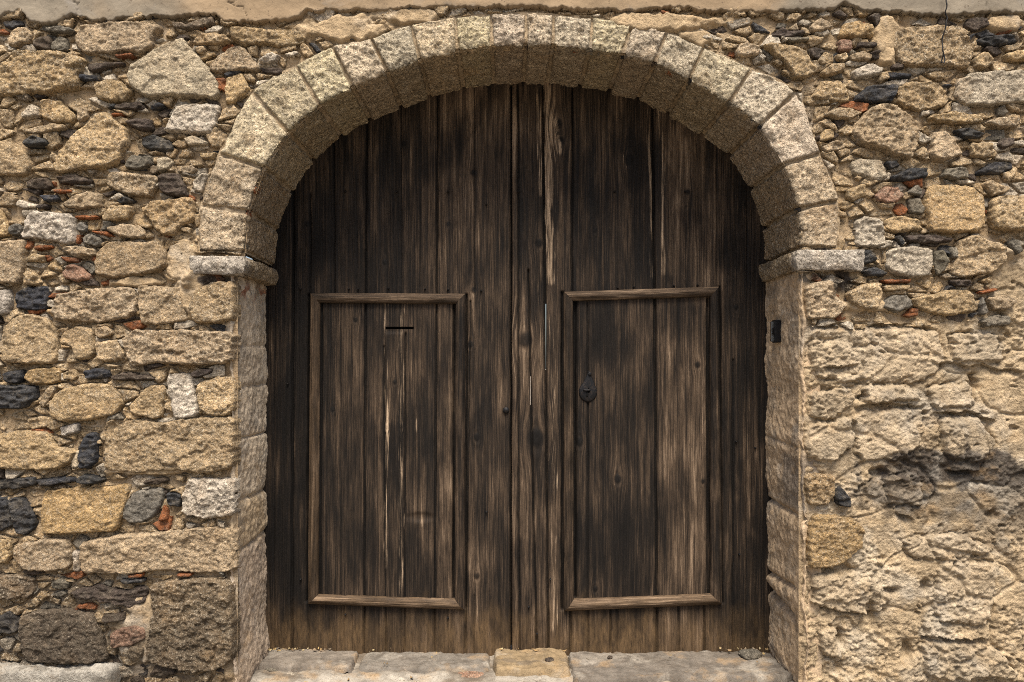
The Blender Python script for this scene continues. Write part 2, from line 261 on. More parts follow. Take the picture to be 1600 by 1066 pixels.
# ---------------------------------------------------------------- the stones of the wall, traced outline by outline
CROP = dict(A=(0, 0), B=(0, 280), C=(0, 540), D=(0, 766), E=(1150, 0), F=(1150, 280), G=(1150, 540), H=(1150, 766))
KIND = dict(g=((0.425, 0.306, 0.176), 1.0), w=((0.53, 0.45, 0.345), 1.0), o=((0.42, 0.288, 0.15), 0.9), p=((0.33, 0.19, 0.125), 0.6),
            b=((0.050, 0.050, 0.053), 0.08), n=((0.075, 0.056, 0.044), 0.15), r=((0.27, 0.095, 0.035), 0.2), y=((0.17, 0.15, 0.118), 0.35),
            d=((0.19, 0.14, 0.09), 0.8))
STONES = """
A g 420,220 455,135 620,130 720,125 890,140 900,170 860,210 855,270 800,310 690,290 620,305 480,300 430,270
A g 95,275 210,285 330,290 460,320 485,350 450,430 450,490 330,510 260,525 0,535 -60,530 -60,380 0,370 60,320
A w 940,240 1020,215 1060,270 1130,340 1215,460 1220,530 1190,555 1100,545 980,540 870,550 800,540 740,495 715,440 740,370 830,310
A g 1165,375 1230,300 1290,260 1350,265 1400,320 1440,380 1430,400 1330,400 1200,410 1165,395
A o 1065,245 1100,185 1200,180 1270,200 1285,240 1230,255 1080,255
A g 1285,165 1380,150 1500,170 1620,150 1700,200 1690,245 1580,262 1480,250 1350,255 1290,225
A g 1260,430 1350,405 1380,470 1390,510 1310,570 1255,580 1250,500
A g 40,210 90,150 150,150 195,200 170,240 100,270 45,255
A n 190,230 240,200 290,210 295,260 280,290 200,280
A y 285,250 330,195 375,215 380,280 345,295 290,285
A g 520,470 590,440 680,455 740,520 700,570 600,570 540,545
A g 235,555 330,555 395,615 430,650 410,685 320,690 245,660 230,610
A g 575,620 640,665 710,720 715,790 670,900 600,930 480,945 330,965 300,930 330,860 380,800 420,740 500,680
A w 990,580 1100,575 1220,580 1215,640 1175,750 1050,745 910,735 950,660
A b 790,760 850,745 950,780 970,840 900,845 820,830 785,800
A n 705,680 760,660 850,665 850,730 790,730 720,700
A y 700,870 730,850 850,865 855,920 790,940 695,940
A n 640,580 780,565 815,600 790,615 640,612
A n 490,350 690,345 690,365 600,380 520,410 490,390
A g 0,790 80,790 150,850 190,920 160,970 60,975 -60,970 -60,790
A n 150,1010 180,985 270,985 300,1040 280,1060 160,1050
A n 315,985 420,965 510,1000 500,1030 330,1025
A g 600,960 700,955 860,975 885,1000 860,1060 840,1100 700,1080 600,1040
A n 890,970 990,965 1030,1030 1040,1095 950,1090 890,1060
A d 950,120 1050,130 1140,90 1190,95 1195,140 1130,155 1050,170 960,160
A w 120,640 180,580 220,600 220,650 130,665
A b 140,790 200,760 270,780 280,810 180,825 140,815
A g 440,600 490,600 490,650 445,690 435,640
A g 130,720 230,690 370,690 370,720 300,745 140,750
A w 1020,770 1080,755 1160,790 1150,815 1050,815
A g 1110,850 1220,850 1200,890 1120,880
A w 870,880 940,870 965,900 940,940 880,960
A g 1005,935 1070,915 1105,945 1080,965 1010,960
A w 1070,1010 1120,960 1160,960 1150,1080 1075,1060
A b 840,590 890,570 920,590 880,610 840,612
A r 620,630 690,628 690,645 625,648
A b 450,420 540,425 535,450 455,450
A r 640,310 740,300 750,318 660,328
A w 1440,340 1500,295 1560,310 1530,345 1450,355
A y 260,160 350,145 420,170 400,190 270,185
A g 1085,270 1130,258 1150,280 1130,303 1095,295
B w 150,200 200,180 290,185 410,200 425,300 430,350 380,365 280,340 130,325 120,310 145,270
B o 780,170 850,125 950,110 1070,100 1080,150 1090,230 1020,260 980,320 900,310 860,280 830,220
B g 345,140 420,90 480,65 570,85 570,160 460,170 380,165
B g 575,205 620,140 740,145 745,170 720,220 640,230 575,235
B o 525,470 545,400 600,345 740,345 890,345 920,400 930,480 890,510 800,530 700,545 600,545 535,530
B g 590,270 700,245 790,260 815,310 800,335 690,325 600,295
B y 455,325 500,303 565,325 570,370 540,380 470,360
B p 350,510 390,470 450,480 515,530 510,565 420,570 355,550
B g 0,345 145,335 150,420 130,520 110,585 0,580 -60,580 -60,345
B g 135,530 190,495 250,580 200,595 140,590
B b 90,640 150,600 270,600 275,640 265,720 160,730 95,715
B w 0,615 50,615 60,680 50,755 0,755 -60,750 -60,620
B g 310,660 330,640 480,610 620,600 740,600 760,640 755,750 700,775 560,800 430,790 310,780 295,740
B g 770,590 860,590 900,600 1015,600 1020,680 1040,790 900,810 790,810 775,720
B g 1100,600 1180,570 1306,565 1306,780 1200,800 1080,800 1050,700
B g 25,830 90,760 180,745 260,770 320,840 325,1000 300,1030 160,1030 40,1020 20,930
B g 340,860 430,810 520,830 530,960 500,1000 420,1000 400,930 340,920
B g 530,830 600,810 645,860 560,885 530,870
B g 530,900 650,890 690,960 690,1000 600,1015 540,1000
B g 680,890 740,835 860,840 1000,830 1100,840 1306,850 1306,1000 1230,1030 1100,1035 900,1020 730,1040 700,970
B b 230,95 330,90 340,120 260,130
B b 650,115 700,100 745,115 740,135 670,138
B y 55,270 100,245 130,275 110,310 60,310
B y 430,260 450,235 495,270 480,295 430,290
B g -60,170 20,170 45,260 50,310 0,320 -60,320
B r 420,205 480,200 480,220 425,222
B r 480,205 550,205 550,222 485,225
B r 510,290 600,290 640,322 560,310
B r 190,370 290,365 310,385 200,395
B r 345,430 440,440 450,465 370,460
B g 140,460 190,412 255,425 250,465
B g 340,385 440,370 540,385 540,425 420,440
B r 430,310 455,308 445,360 430,360
B r 310,60 410,65 410,80 315,80
B n 210,145 275,140 280,165 215,168
C o 140,180 170,130 300,115 345,135 340,200 270,215 180,215
C b 20,150 130,130 140,180 110,215 40,210
C b 0,220 200,225 215,280 150,350 0,350 -60,350 -60,220
C b 470,140 540,125 610,140 610,180 480,190
C g 290,310 340,250 480,210 610,210 680,270 690,330 640,380 500,415 350,425 295,390
C g 720,330 830,220 910,215 920,260 900,400 850,405 740,390
C w 920,155 1060,150 1080,220 1105,370 1080,400 970,405 950,330
C g 1095,210 1200,170 1306,170 1306,330 1270,395 1150,385 1105,340
C g 590,410 760,410 900,430 1050,400 1306,390 1310,680 1150,710 950,690 750,710 590,690 580,560
C g 0,490 130,470 280,480 320,560 440,580 400,650 300,690 150,690 0,680 -60,680 -60,490
C b 450,560 490,490 530,485 550,530 540,640 500,680 450,680 440,620
C w 405,590 440,580 440,680 400,680
C g 145,405 240,390 280,400 280,450 170,470
C w 330,450 440,425 440,480 350,510
C b 0,745 200,725 210,770 100,795 0,795 -60,790 -60,745
C b 200,740 420,725 425,760 230,785
C b 430,735 480,710 590,740 560,765 440,770
C o 245,800 420,785 600,780 730,770 715,840 660,1030 450,1040 240,1050 235,950
C y 680,960 690,890 740,810 900,785 920,830 880,930 810,980 720,990
C w 1020,830 1050,730 1200,740 1310,735 1320,830 1315,940 1150,960 1020,930
C b 920,820 970,805 1010,830 1000,900 930,890
C b 0,840 40,850 60,930 70,1000 0,1030 -60,1030 -60,840
C b 45,850 120,840 160,890 205,960 190,1020 140,1050 85,1040 65,930
C r 880,970 915,880 930,910 930,970
C n 800,750 920,730 940,750 880,770 810,770
C n 620,170 700,145 870,175 860,195 640,195
C n 1065,150 1120,125 1190,130 1180,155 1080,180
C g 215,290 280,220 330,215 300,290 250,350 220,330
C g 350,150 410,130 440,170 420,195 350,190
D g 80,320 130,290 270,265 380,270 405,350 400,430 300,445 160,445 85,380
D g 455,290 560,260 800,240 1050,210 1150,200 1320,215 1325,300 1320,430 1250,455 1100,460 900,440 700,465 460,455 450,380
D d 830,520 1000,490 1290,490 1305,700 1305,930 1240,980 1080,1010 820,960 815,850 850,660
D d 120,700 200,665 380,660 520,680 560,790 610,930 560,960 300,960 140,950 110,820
D d 0,470 190,480 200,560 160,600 0,605 -60,605 -60,470
D n 400,560 560,520 620,545 720,560 760,535 820,540 810,620 720,650 560,620 430,600
D p 610,800 700,745 810,750 820,820 720,870 630,870
D d 700,900 740,850 810,870 800,930 740,930
D b 0,700 60,665 110,700 110,780 50,795 0,790 -60,790 -60,700
D g 0,270 65,270 70,360 40,410 0,410 -60,410 -60,270
D w 410,330 450,340 450,450 410,450
D y 290,510 340,485 390,510 380,550 300,545
D n 570,690 690,680 700,720 580,730
D b 670,490 800,490 800,510 690,520
D r 720,465 800,458 800,478 725,482
D r 985,460 1070,460 1060,478 990,478
E o 570,205 590,130 680,125 760,145 755,210 660,215
E g 140,255 200,245 330,255 400,300 445,400 400,430 320,445 280,370 200,300
E g 5,250 60,235 130,260 120,320 40,325 0,310
E n 200,180 260,145 290,165 380,170 385,195 290,210 200,205
E g 870,170 1000,150 1240,145 1290,230 1310,320 1280,385 1150,370 950,375 910,360 870,280
E b 1335,220 1380,200 1530,195 1550,250 1400,265 1340,250
E w 1220,450 1300,410 1550,390 1600,410 1700,420 1700,590 1560,570 1400,590 1250,585 1210,540
E g 895,490 960,450 1130,460 1180,540 1150,600 1000,620 900,580
E b 660,535 740,480 890,470 895,510 860,570 760,570 660,560
E g 420,540 470,450 590,450 640,560 560,570 440,555
E g 770,580 880,580 970,650 1015,700 1000,790 970,890 860,860 760,820 680,800 640,740 660,680
E g 490,640 560,600 640,600 700,630 650,660 560,670
E g 455,410 520,360 600,355 600,400 500,430
E w 635,400 740,350 810,385 800,420 660,445
E p 565,225 640,225 640,285 570,290
E n 670,240 780,240 780,270 670,270
E g 625,310 690,285 755,310 740,345 640,340
E g 1060,650 1200,620 1340,640 1355,690 1250,695 1060,670
E g 1075,880 1080,740 1150,725 1210,770 1260,860 1150,895
E b 1210,725 1270,710 1380,745 1340,775 1250,770
E g 1290,790 1400,790 1450,850 1440,880 1300,880
E b 1340,950 1420,900 1520,895 1545,940 1440,975 1340,970
E b 850,980 980,930 1065,930 1060,985 960,1005 860,1010
E b 830,900 880,890 910,920 850,945
E y 1135,980 1170,935 1270,930 1295,1000 1200,1000
E w 640,900 720,875 800,890 845,980 800,1010 700,980 650,970
E g 1370,680 1460,650 1570,650 1560,710 1440,710
E b 830,405 960,410 970,435 850,440
E g 1310,330 1380,280 1440,350 1370,390 1320,380
E g 1040,405 1130,400 1160,440 1080,440
E g 465,820 540,780 615,790 600,830 490,855
E g 460,760 500,715 545,720 545,770 465,795
E n 1445,800 1480,765 1540,770 1530,810 1470,835
E g 1480,300 1600,280 1700,290 1700,345 1500,345
E g 405,150 460,105 510,120 540,150 480,180 410,180
E g 450,340 490,285 540,300 540,350 470,370
E g 550,310 610,295 620,330 590,345 555,340
E w 120,320 140,305 160,325 140,348
E y 270,210 400,212 400,232 300,236
E b 1145,470 1195,468 1200,485 1150,487
F o 1045,80 1080,35 1200,30 1300,40 1365,90 1370,250 1330,300 1180,300 1060,290 1050,180
F p 765,90 830,35 900,45 935,90 900,130 830,140 780,130
F w 660,230 720,210 815,215 830,370 740,380 660,370
F g 830,220 930,205 1020,230 1040,285 900,300 830,280
F n 935,310 1100,310 1200,330 1190,350 1050,360 935,355
F w 825,400 950,370 1080,385 1090,480 1060,545 900,540 830,500
F y 1095,400 1150,390 1185,450 1150,520 1110,545 1090,490
F g 1230,340 1300,310 1480,370 1500,450 1420,520 1250,550 1180,530 1210,450
F g 1400,110 1500,90 1600,95 1700,100 1700,280 1500,290 1410,270
F b 690,400 740,385 790,450 700,480
F b 700,510 770,485 845,520 820,540 720,540
F g 970,660 1080,640 1200,610 1310,620 1320,730 1200,760 1060,740 990,710
F y 815,670 870,640 960,640 980,710 900,740 810,720
F g 385,590 500,560 560,580 560,650 620,700 560,770 400,780 385,700
F g 610,630 700,580 800,570 810,650 770,740 640,700
F y 1500,350 1550,330 1580,400 1540,430
F g 1390,660 1500,640 1560,680 1500,730 1420,730
F y 1340,790 1450,750 1510,760 1510,810 1380,825
F y 950,110 1020,100 1050,170 1030,200 960,190
F r 1340,625 1440,605 1450,620 1350,640
F n 1190,560 1290,560 1300,595 1200,595
F y 1340,700 1360,650 1400,740 1350,760
F g 610,60 720,20 725,90 640,130 610,100
F y 1180,380 1220,380 1220,440 1190,440
F g 1350,30 1420,0 1510,50 1500,80 1400,100
F y 940,80 1000,30 1035,60 1020,95
F b 875,325 905,315 935,360 910,375
F r 800,560 960,555 960,575 820,580
F g 810,590 960,585 960,615 820,625
G o 385,740 420,715 550,715 550,830 500,890 400,880
G b 550,830 580,780 635,850 630,900 560,890
H o 400,260 425,130 640,150 720,220 700,330 540,430 400,430
"""
# voussoirs: outer end of each joint, inner end of each joint (picture pixels on the wall face)
JO = [(308, 394), (312, 321), (340, 240), (392, 143), (461, 100), (518, 71), (579, 58), (641, 36), (711, 25), (767, 20), (822, 18), (865, 21), (926, 25),
      (989, 35), (1043, 48), (1101, 72), (1176, 106), (1245, 144), (1284, 240), (1311, 314), (1310, 388)]
JI = [(379, 394), (385, 331), (410, 262), (449, 206), (498, 164), (550, 134), (604, 111), (655, 92), (715, 78), (769, 71), (822, 68), (864, 69), (922, 76),
      (974, 83), (1024, 97), (1078, 123), (1140, 160), (1188, 196), (1226, 257), (1250, 326), (1254, 388)]
JAMB_L, JAMB_R = 366.0, 1252.0
IMPOST_L = [(302, 411), (307, 403), (386, 402), (389, 427), (309, 429)]
IMPOST_R = [(1242, 393), (1341, 394), (1345, 416), (1322, 422), (1240, 423)]
PLAST = [(-400, 34), (-60, 30), (0, 30), (31, 17), (51, 37), (85, 42), (113, 25), (158, 37), (197, 31), (242, 27), (270, 30), (321, 25), (336, 25), (355, 37), (447, 36),
         (484, 20), (608, 18), (693, 14), (794, 13), (890, 17), (975, 20), (1073, 14), (1093, 20), (1200, 21), (1300, 17), (1316, 8), (1347, 18), (1465, 27), (1560, 22), (1600, 24), (2000, 24)]

G = 0.005
xs = np.arange(WX(-200), WX(1800), G); zs = np.arange(-0.12, WZ(-130), G)
X, Z = np.meshgrid(xs, zs); PXg = X * S + CX; PYg = (CAMZ - Z) * S + CY
NZ, NX = X.shape
wob = 0.0045 * perlin(X * 16, Z * 16, 3) + 0.0045 * perlin(X * 42, Z * 42, 4) + 0.002 * perlin(X * 90, Z * 90, 5)
CRAG = facets(X + 0.012 * perlin(X * 18, Z * 18, 14), Z, 0.095, 160, 0.16, 0.3, 0.7, 22) + facets(X + 0.006 * perlin(X * 40, Z * 40, 15), Z, 0.036, 170, 0.24, 0.4, 0.8, 18) \
       + facets(X, Z, 0.016, 180, 0.42, 0.5, 0.9, 12) + 0.0016 * perlin(X * 105, Z * 105, 16)
SLATE = facets(X, Z, 0.06, 190, 0.22, 0.8, 0.35, 10) + facets(X, Z, 0.025, 195, 0.25, 0.8, 0.4, 8)

wall = tag(empty('stone_wall', (0, 0, 0)), 'old ochre rubble stone wall with a round arched doorway, flaking plaster along its top', 'wall')

# opening (arched) and arch ring as distance fields
arch_in = [(JAMB_L, 1400)] + [(JAMB_L, 430)] + JI + [(JAMB_R, 430), (JAMB_R, 1400)]
open_poly = [(float(WX(a)), float(WZ(b))) for a, b in arch_in]
d_open = sdf(X, Z, open_poly)
ring = [(float(WX(a)), float(WZ(b))) for a, b in JO + JI[::-1]]
d_ring = sdf(X, Z, ring)
d_imp = np.maximum(sdf(X, Z, [(float(WX(a)), float(WZ(b))) for a, b in IMPOST_L]), sdf(X, Z, [(float(WX(a)), float(WZ(b))) for a, b in IMPOST_R]))
edge_y = np.interp(PXg, [p[0] for p in PLAST], [p[1] for p in PLAST]) + 3.0 * perlin(PXg / 17, PYg / 30, 8) + 2.5 * perlin(PXg / 7, PYg / 12, 9) + 1.2 * perlin(PXg / 3, PYg / 6, 10)
d_plas = (edge_y - PYg) / S                       # positive inside the plaster band
# render zone, lower right
RZ = [(1252, 500), (1300, 500), (1360, 505), (1440, 505), (1500, 500), (1530, 480), (1545, 430), (1560, 395), (1620, 380), (1850, 380), (1850, 1300), (1252, 1300)]
d_rend = sdf(X, Z, [(float(WX(a)), float(WZ(b))) for a, b in RZ]) + 0.03 * fbm(X * 5, Z * 5, 21, 3)

# large stones
big = []; free = np.full(X.shape, 0.2)
for line in STONES.strip().splitlines():
    q = line.split(); ox, oy = CROP[q[0]]
    pl = [tuple(map(float, s.split(','))) for s in q[2:]]
    big.append((q[1], chaikin([(float(WX(ox + a / 3.553)), float(WZ(oy + b / 3.553))) for a, b in pl])))
bed_extra = np.zeros(X.shape)
def area(P): return abs(sum(P[i][0] * P[(i + 1) % len(P)][1] - P[(i + 1) % len(P)][0] * P[i][1] for i in range(len(P)))) / 2
big.sort(key=lambda t: -area(t[1]))

# dirt of the damp foot of the wall (stain map with its own ragged outline)
foot = sstep(0.75, 0.05, Z + 0.22 * fbm(X * 3, Z * 3, 31, 4)) * sstep(-0.75, -1.55, X + 0.25 * fbm(X * 2, Z * 2, 33, 3))
soot = np.zeros(X.shape)
def blot(cx, cy, rx, ry, amt, seed):
    global soot
    q = np.exp(-(((PXg - cx) / rx) ** 2 + ((PYg - cy) / ry) ** 2))
    soot = np.maximum(soot, amt * sstep(0.35, 0.65, q + 0.35 * fbm(X * 14, Z * 14, seed, 4)))
blot(1490, 733, 140, 34, 0.92, 41); blot(1580, 742, 60, 22, 0.9, 52); blot(1400, 770, 80, 40, 0.6, 42); blot(1570, 800, 80, 70, 0.5, 45); blot(1480, 790, 60, 30, 0.55, 53)
blot(1318, 440, 22, 24, 0.95, 43); blot(1265, 432, 40, 10, 0.8, 44); blot(322, 438, 22, 9, 0.95, 46); blot(345, 392, 32, 6, 0.9, 47)
blot(355, 436, 22, 6, 0.8, 48); blot(20, 760, 80, 14, 0.5, 49)

def stone_height(d, top, r, Xs, Zs, seed, kind, px_r, W):
    t = np.clip(d / r, 0, 1); f = 1 - (1 - t) ** 2.6
    if kind in 'bn':
        rel = 0.003 * fbm(Xs * 9, Zs * 22, seed, 4) + SLATE[W]
    elif kind == 'r':
        rel = 0.003 * fbm(Xs * 20, Zs * 50, seed, 3)
    else:
        rel = 0.005 * fbm(Xs * 7, Zs * 7, seed, 2) + CRAG[W] * (0.45 + 0.85 * (seed * 0.61803 % 1.0))
    return -0.055 + (top + 0.055) * f + rel * np.clip(d / 0.012, 0, 1)

acc = {'V': [], 'F': [], 'C': []}; nacc = 0
def sub(win):
    return win[0].start, win[0].stop, win[1].start, win[1].stop
nstone = 0
for k, (kind, P) in enumerate(big):
    Pa = np.array(P); m = 0.2
    i0 = max(0, int((Pa[:, 1].min() - m - zs[0]) / G)); i1 = min(NZ, int((Pa[:, 1].max() + m - zs[0]) / G) + 2)
    j0 = max(0, int((Pa[:, 0].min() - m - xs[0]) / G)); j1 = min(NX, int((Pa[:, 0].max() + m - xs[0]) / G) + 2)
    if i1 - i0 < 3 or j1 - j0 < 3: continue
    W = (slice(i0, i1), slice(j0, j1)); Xs, Zs = X[W], Z[W]
    d = sdf(Xs, Zs, P); free[W] = np.minimum(free[W], -d)
    A = area(P); rr = math.sqrt(A)
    d = d + wob[W] * (1 if A > 0.006 else 0.5) + (0.007 if A > 0.01 else 0.004)
    d = np.minimum(d, -d_ring[W] - 0.002); d = np.minimum(d, (-d_open[W] + 0.016 + 0.7 * wob[W]) * 2.4)
    rs = random.Random(k * 13 + 5)
    top = 0.013 + rs.uniform(0, 0.014) + (0.006 if A > 0.03 else 0)
    if kind in 'bn': top += rs.uniform(-0.006, 0.008)
    r = min(0.017 if kind not in 'bnr' else 0.013, max(0.007, rr * 0.16))
    cx, cz = Pa.mean(0); tx, tz = rs.uniform(-.10, .10), rs.uniform(-.12, .06)
    h = stone_height(d, top, r, Xs, Zs, 100 + k * 3, kind, rr, W) + np.clip((Xs - cx) * tx + (Zs - cz) * tz, -0.012, 0.012) * np.clip(d / r, 0, 1)
    keep = d > -0.004; kf = keep[:-1, :-1] & keep[1:, :-1] & keep[:-1, 1:] & keep[1:, 1:]
    if not kf.any(): continue
    c, gr = KIND[kind]; v = rs.uniform(0.82, 1.18); hue = rs.uniform(-0.07, 0.07)
    cc = np.array([c[0] * v * (1 + hue * 0.5), c[1] * v, c[2] * v * (1 - hue * 1.6)])
    C = np.empty(Xs.shape + (4,)); C[..., :3] = cc; C[..., 3] = gr * rs.uniform(0.55, 1.0)
    dirt = np.clip(0.62 * foot[W] + soot[W], 0, 0.95)[..., None]
    C[..., :3] = C[..., :3] * (1 - dirt) + np.array([0.035, 0.027, 0.02]) * dirt; C[..., 3] *= 1 - 0.6 * dirt[..., 0]
    Pg = np.stack([Xs, -h, Zs], -1)
    if nstone < 100:
        grid_obj('stone', Pg, M_STONE, wall, kf, C); nstone += 1
    else:
        V, F, u = sheet(Pg, kf); acc['V'].append(V); acc['F'].append(F + nacc); acc['C'].append(C.reshape(-1, 4)[u]); nacc += len(V)

# small filling stones: flat-lying broken cells between the large stones
free = np.minimum(free, -d_ring); free = np.minimum(free, -d_open); free = np.minimum(free, -d_imp); free = np.minimum(free, -d_plas + 0.03)
def cells(cw, ch, seed, warp, drop=0.25):
    wx = X + warp * perlin(X * 9, Z * 9, seed + 1); wz = Z + warp * 0.5 * perlin(X * 9 + 40, Z * 9, seed + 2)
    u = wx / cw; v = wz / ch; row = np.floor(v).astype(int); ui = np.floor(u).astype(int)
    F1 = np.full(X.shape, 1e9); F2 = F1.copy(); ax = np.zeros(X.shape); az = ax.copy(); bx = ax.copy(); bz = ax.copy(); idm = np.zeros(X.shape, np.int64)
    asp = ch / cw * 1.15
    for dy in (-2, -1, 0, 1, 2):
        for dx in (-2, -1, 0, 1, 2):
            a = ui + dx; b = row + dy
            sx = (a + 0.5 + 0.86 * (rnd(a, b, seed) - 0.5) + 0.5 * (b % 2)) * cw; sz = (b + 0.5 + 0.8 * (rnd(a, b, seed + 9) - 0.5)) * ch
            dd = np.where(rnd(a, b, seed + 5) > drop, ((wx - sx) * asp) ** 2 + (wz - sz) ** 2, 1e8)
            n1 = dd < F1; n2 = (~n1) & (dd < F2)
            F2 = np.where(n1, F1, np.where(n2, dd, F2)); bx = np.where(n1, ax, np.where(n2, sx, bx)); bz = np.where(n1, az, np.where(n2, sz, bz))
            F1[n1] = dd[n1]; ax[n1] = sx[n1]; az[n1] = sz[n1]; idm[n1] = (a * 7919 + b)[n1]
    dist = np.sqrt(((ax - bx) * asp) ** 2 + (az - bz) ** 2) + 1e-6
    return (F2 - F1) / (2 * dist), idm, np.stack([ax, az], -1)
dv, idm, s1 = cells(0.074, 0.036, 60, 0.012, 0.36)
# wider cells where the frame ends and nothing is traced
dv2, idm2, s12 = cells(0.17, 0.095, 80, 0.03)
outside = (PXg < -22) | (PXg > 1622)
dv = np.where(outside, dv2, dv); idm = np.where(outside, idm2 + 10 ** 7, idm)
free = np.where((d_open > -0.045) & (PYg > 425), -1.0, free)
df = np.minimum(dv + 0.3 * wob - 0.0004, free + 0.006)
r1 = rnd(idm, idm * 0 + 3, 7); r2 = rnd(idm, idm * 0 + 4, 11); r3 = rnd(idm, idm * 0 + 5, 13)
pal = [('g', 0.60), ('w', 0.76), ('n', 0.815), ('b', 0.84), ('r', 0.875), ('y', 0.91), ('o', 0.98), ('d', 1.01)]
Cf = np.zeros(X.shape + (4,)); prev = 0
for kk, lim in pal:
    mk = (r1 >= prev) & (r1 < lim); prev = lim
    Cf[mk, :3] = KIND[kk][0]; Cf[mk, 3] = KIND[kk][1] * 0.9
Cf[..., :3] *= (0.72 + 0.5 * r2)[..., None]
dirt = np.clip(0.62 * foot + soot, 0, 0.95)[..., None]
Cf[..., :3] = Cf[..., :3] * (1 - dirt) + np.array([0.035, 0.027, 0.02]) * dirt
r4 = rnd(idm, idm * 0 + 6, 17); r5 = rnd(idm, idm * 0 + 7, 19)
topf = -0.014 + 0.024 * r3 + np.clip((X - s1[..., 0]) * (r4 - 0.5) * 0.5 + (Z - s1[..., 1]) * (r5 - 0.6) * 0.7, -0.01, 0.01); rf = 0.0065
t = np.clip(df / rf, 0, 1)
hf = -0.055 + (topf + 0.055) * (1 - (1 - t) ** 2.4) + 0.75 * CRAG * t
keep = (df > -0.003) & (d_rend < 0.02) & (r2 > 0.06)
kf = keep[:-1, :-1] & keep[1:, :-1] & keep[:-1, 1:] & keep[1:, 1:] & (idm[:-1, :-1] == idm[1:, 1:]) & (idm[1:, :-1] == idm[:-1, 1:]) & (idm[:-1, :-1] == idm[1:, :-1])
V, F, u = sheet(np.stack([X, -hf, Z], -1), kf)
acc['V'].append(V); acc['F'].append(F + nacc); acc['C'].append(Cf.reshape(-1, 4)[u])
tag(raw('small_stones', np.concatenate(acc['V']), np.concatenate(acc['F']), M_STONE, wall, np.concatenate(acc['C'])), kind='stuff')

# mortar bed and the render that covers the lower right
hb = -0.0195 + 0.006 * fbm(X * 12, Z * 12, 51, 4)
def patch(cx, cy, rx, ry, up):
    global hb
    q = np.exp(-(((PXg - cx) / rx) ** 2 + ((PYg - cy) / ry) ** 2) * 1.2) + 0.25 * fbm(X * 12, Z * 12, int(cx), 3)
    hb = np.maximum(hb, hb + (up + 0.03) * sstep(0.2, 0.6, q))
patch(540, 45, 75, 22, 0.004); patch(640, 24, 60, 14, 0.0); patch(1030, 35, 90, 16, 0.004); patch(1090, 58, 30, 14, 0.0); patch(1140, 32, 50, 8, -0.01)
patch(1385, 60, 24, 40, 0.006); patch(285, 405, 26, 50, 0.004); patch(300, 460, 26, 40, 0.006); patch(215, 440, 40, 10, 0.0)
patch(1590, 430, 46, 46, 0.012); patch(1360, 478, 60, 10, -0.008); patch(230, 735, 80, 8, 0.0); patch(1570, 36, 40, 14, 0.0)
patch(230, 985, 60, 60, 0.0); patch(390, 1040, 90, 30, -0.005)
mr = sstep(-0.02, 0.05, d_rend)
vor = cells(0.30, 0.21, 90, 0.05); dr = vor[0]; lvl = rnd(vor[1], vor[1] * 0 + 2, 5)
small = cells(0.11, 0.06, 130, 0.04); sl = rnd(small[1], small[1] * 0 + 2, 6)
BLOCKS = [[(1266, 512), (1330, 508), (1430, 508), (1470, 516), (1478, 570), (1440, 600), (1350, 600), (1268, 590)], [(1268, 612), (1330, 604), (1338, 628), (1300, 660), (1266, 650)],
          [(1258, 664), (1330, 652), (1340, 690), (1300, 726), (1258, 716)], [(1334, 642), (1420, 636), (1444, 690), (1420, 722), (1340, 720)], [(1470, 652), (1530, 650), (1560, 690), (1540, 722), (1478, 718)],
          [(1350, 602), (1420, 600), (1440, 626), (1350, 630)], [(1452, 602), (1520, 596), (1526, 634), (1460, 640)], [(1386, 742), (1440, 738), (1444, 790), (1390, 792)], [(1268, 900), (1340, 892), (1400, 930), (1370, 962), (1270, 950)],
          [(1410, 842), (1500, 832), (1560, 860), (1500, 880), (1420, 872)], [(1440, 1002), (1550, 1006), (1600, 1060), (1450, 1064)], [(1280, 985), (1310, 980), (1316, 1030), (1284, 1026)], [(1470, 870), (1560, 880), (1550, 980), (1460, 972)], [(1485, 520), (1560, 520), (1570, 565), (1490, 566)]]
blk = np.zeros(X.shape); grv = blk.copy()
for q_, B_ in enumerate(BLOCKS):
    db = sdf(X, Z, chaikin([(float(WX(a)), float(WZ(b))) for a, b in B_])) + 2.2 * wob
    grv = np.maximum(grv, np.exp(-(db / 0.009) ** 2)); blk = np.maximum(blk, (0.022 + 0.008 * (q_ % 3)) * (1 - (1 - np.clip(db / 0.014, 0, 1)) ** 2.2))
ruf = 0.35 + 0.9 * sstep(-0.3, 0.35, fbm(X * 2.4, Z * 3.0, 68, 4) + 0.25 * sstep(0.8, 0.4, Z))
hr = -0.014 + 0.8 * blk + 0.009 * (sl - 0.4) * sstep(0, 0.006, small[0]) * ruf + 0.007 * fbm(X * 3, Z * 4, 55, 3) + 0.85 * CRAG * ruf \
     + 0.0055 * ruf * fbm(X * 32, Z * 36, 57, 3, 0.65) + 0.0028 * fbm(X * 80, Z * 85, 58, 1)
hr -= 0.012 * sstep(0.014, 0.0, dr + 0.008 * fbm(X * 9, Z * 9, 66, 2)) 
hole = fbm(X * 11, Z * 15, 59, 3); hr -= 0.020 * sstep(0.62, 0.95, hole)
hr -= 0.016 * grv * sstep(-0.4, 0.3, fbm(X * 7, Z * 7, 264, 3))
hr = np.clip(hr, -0.06, 0.045)
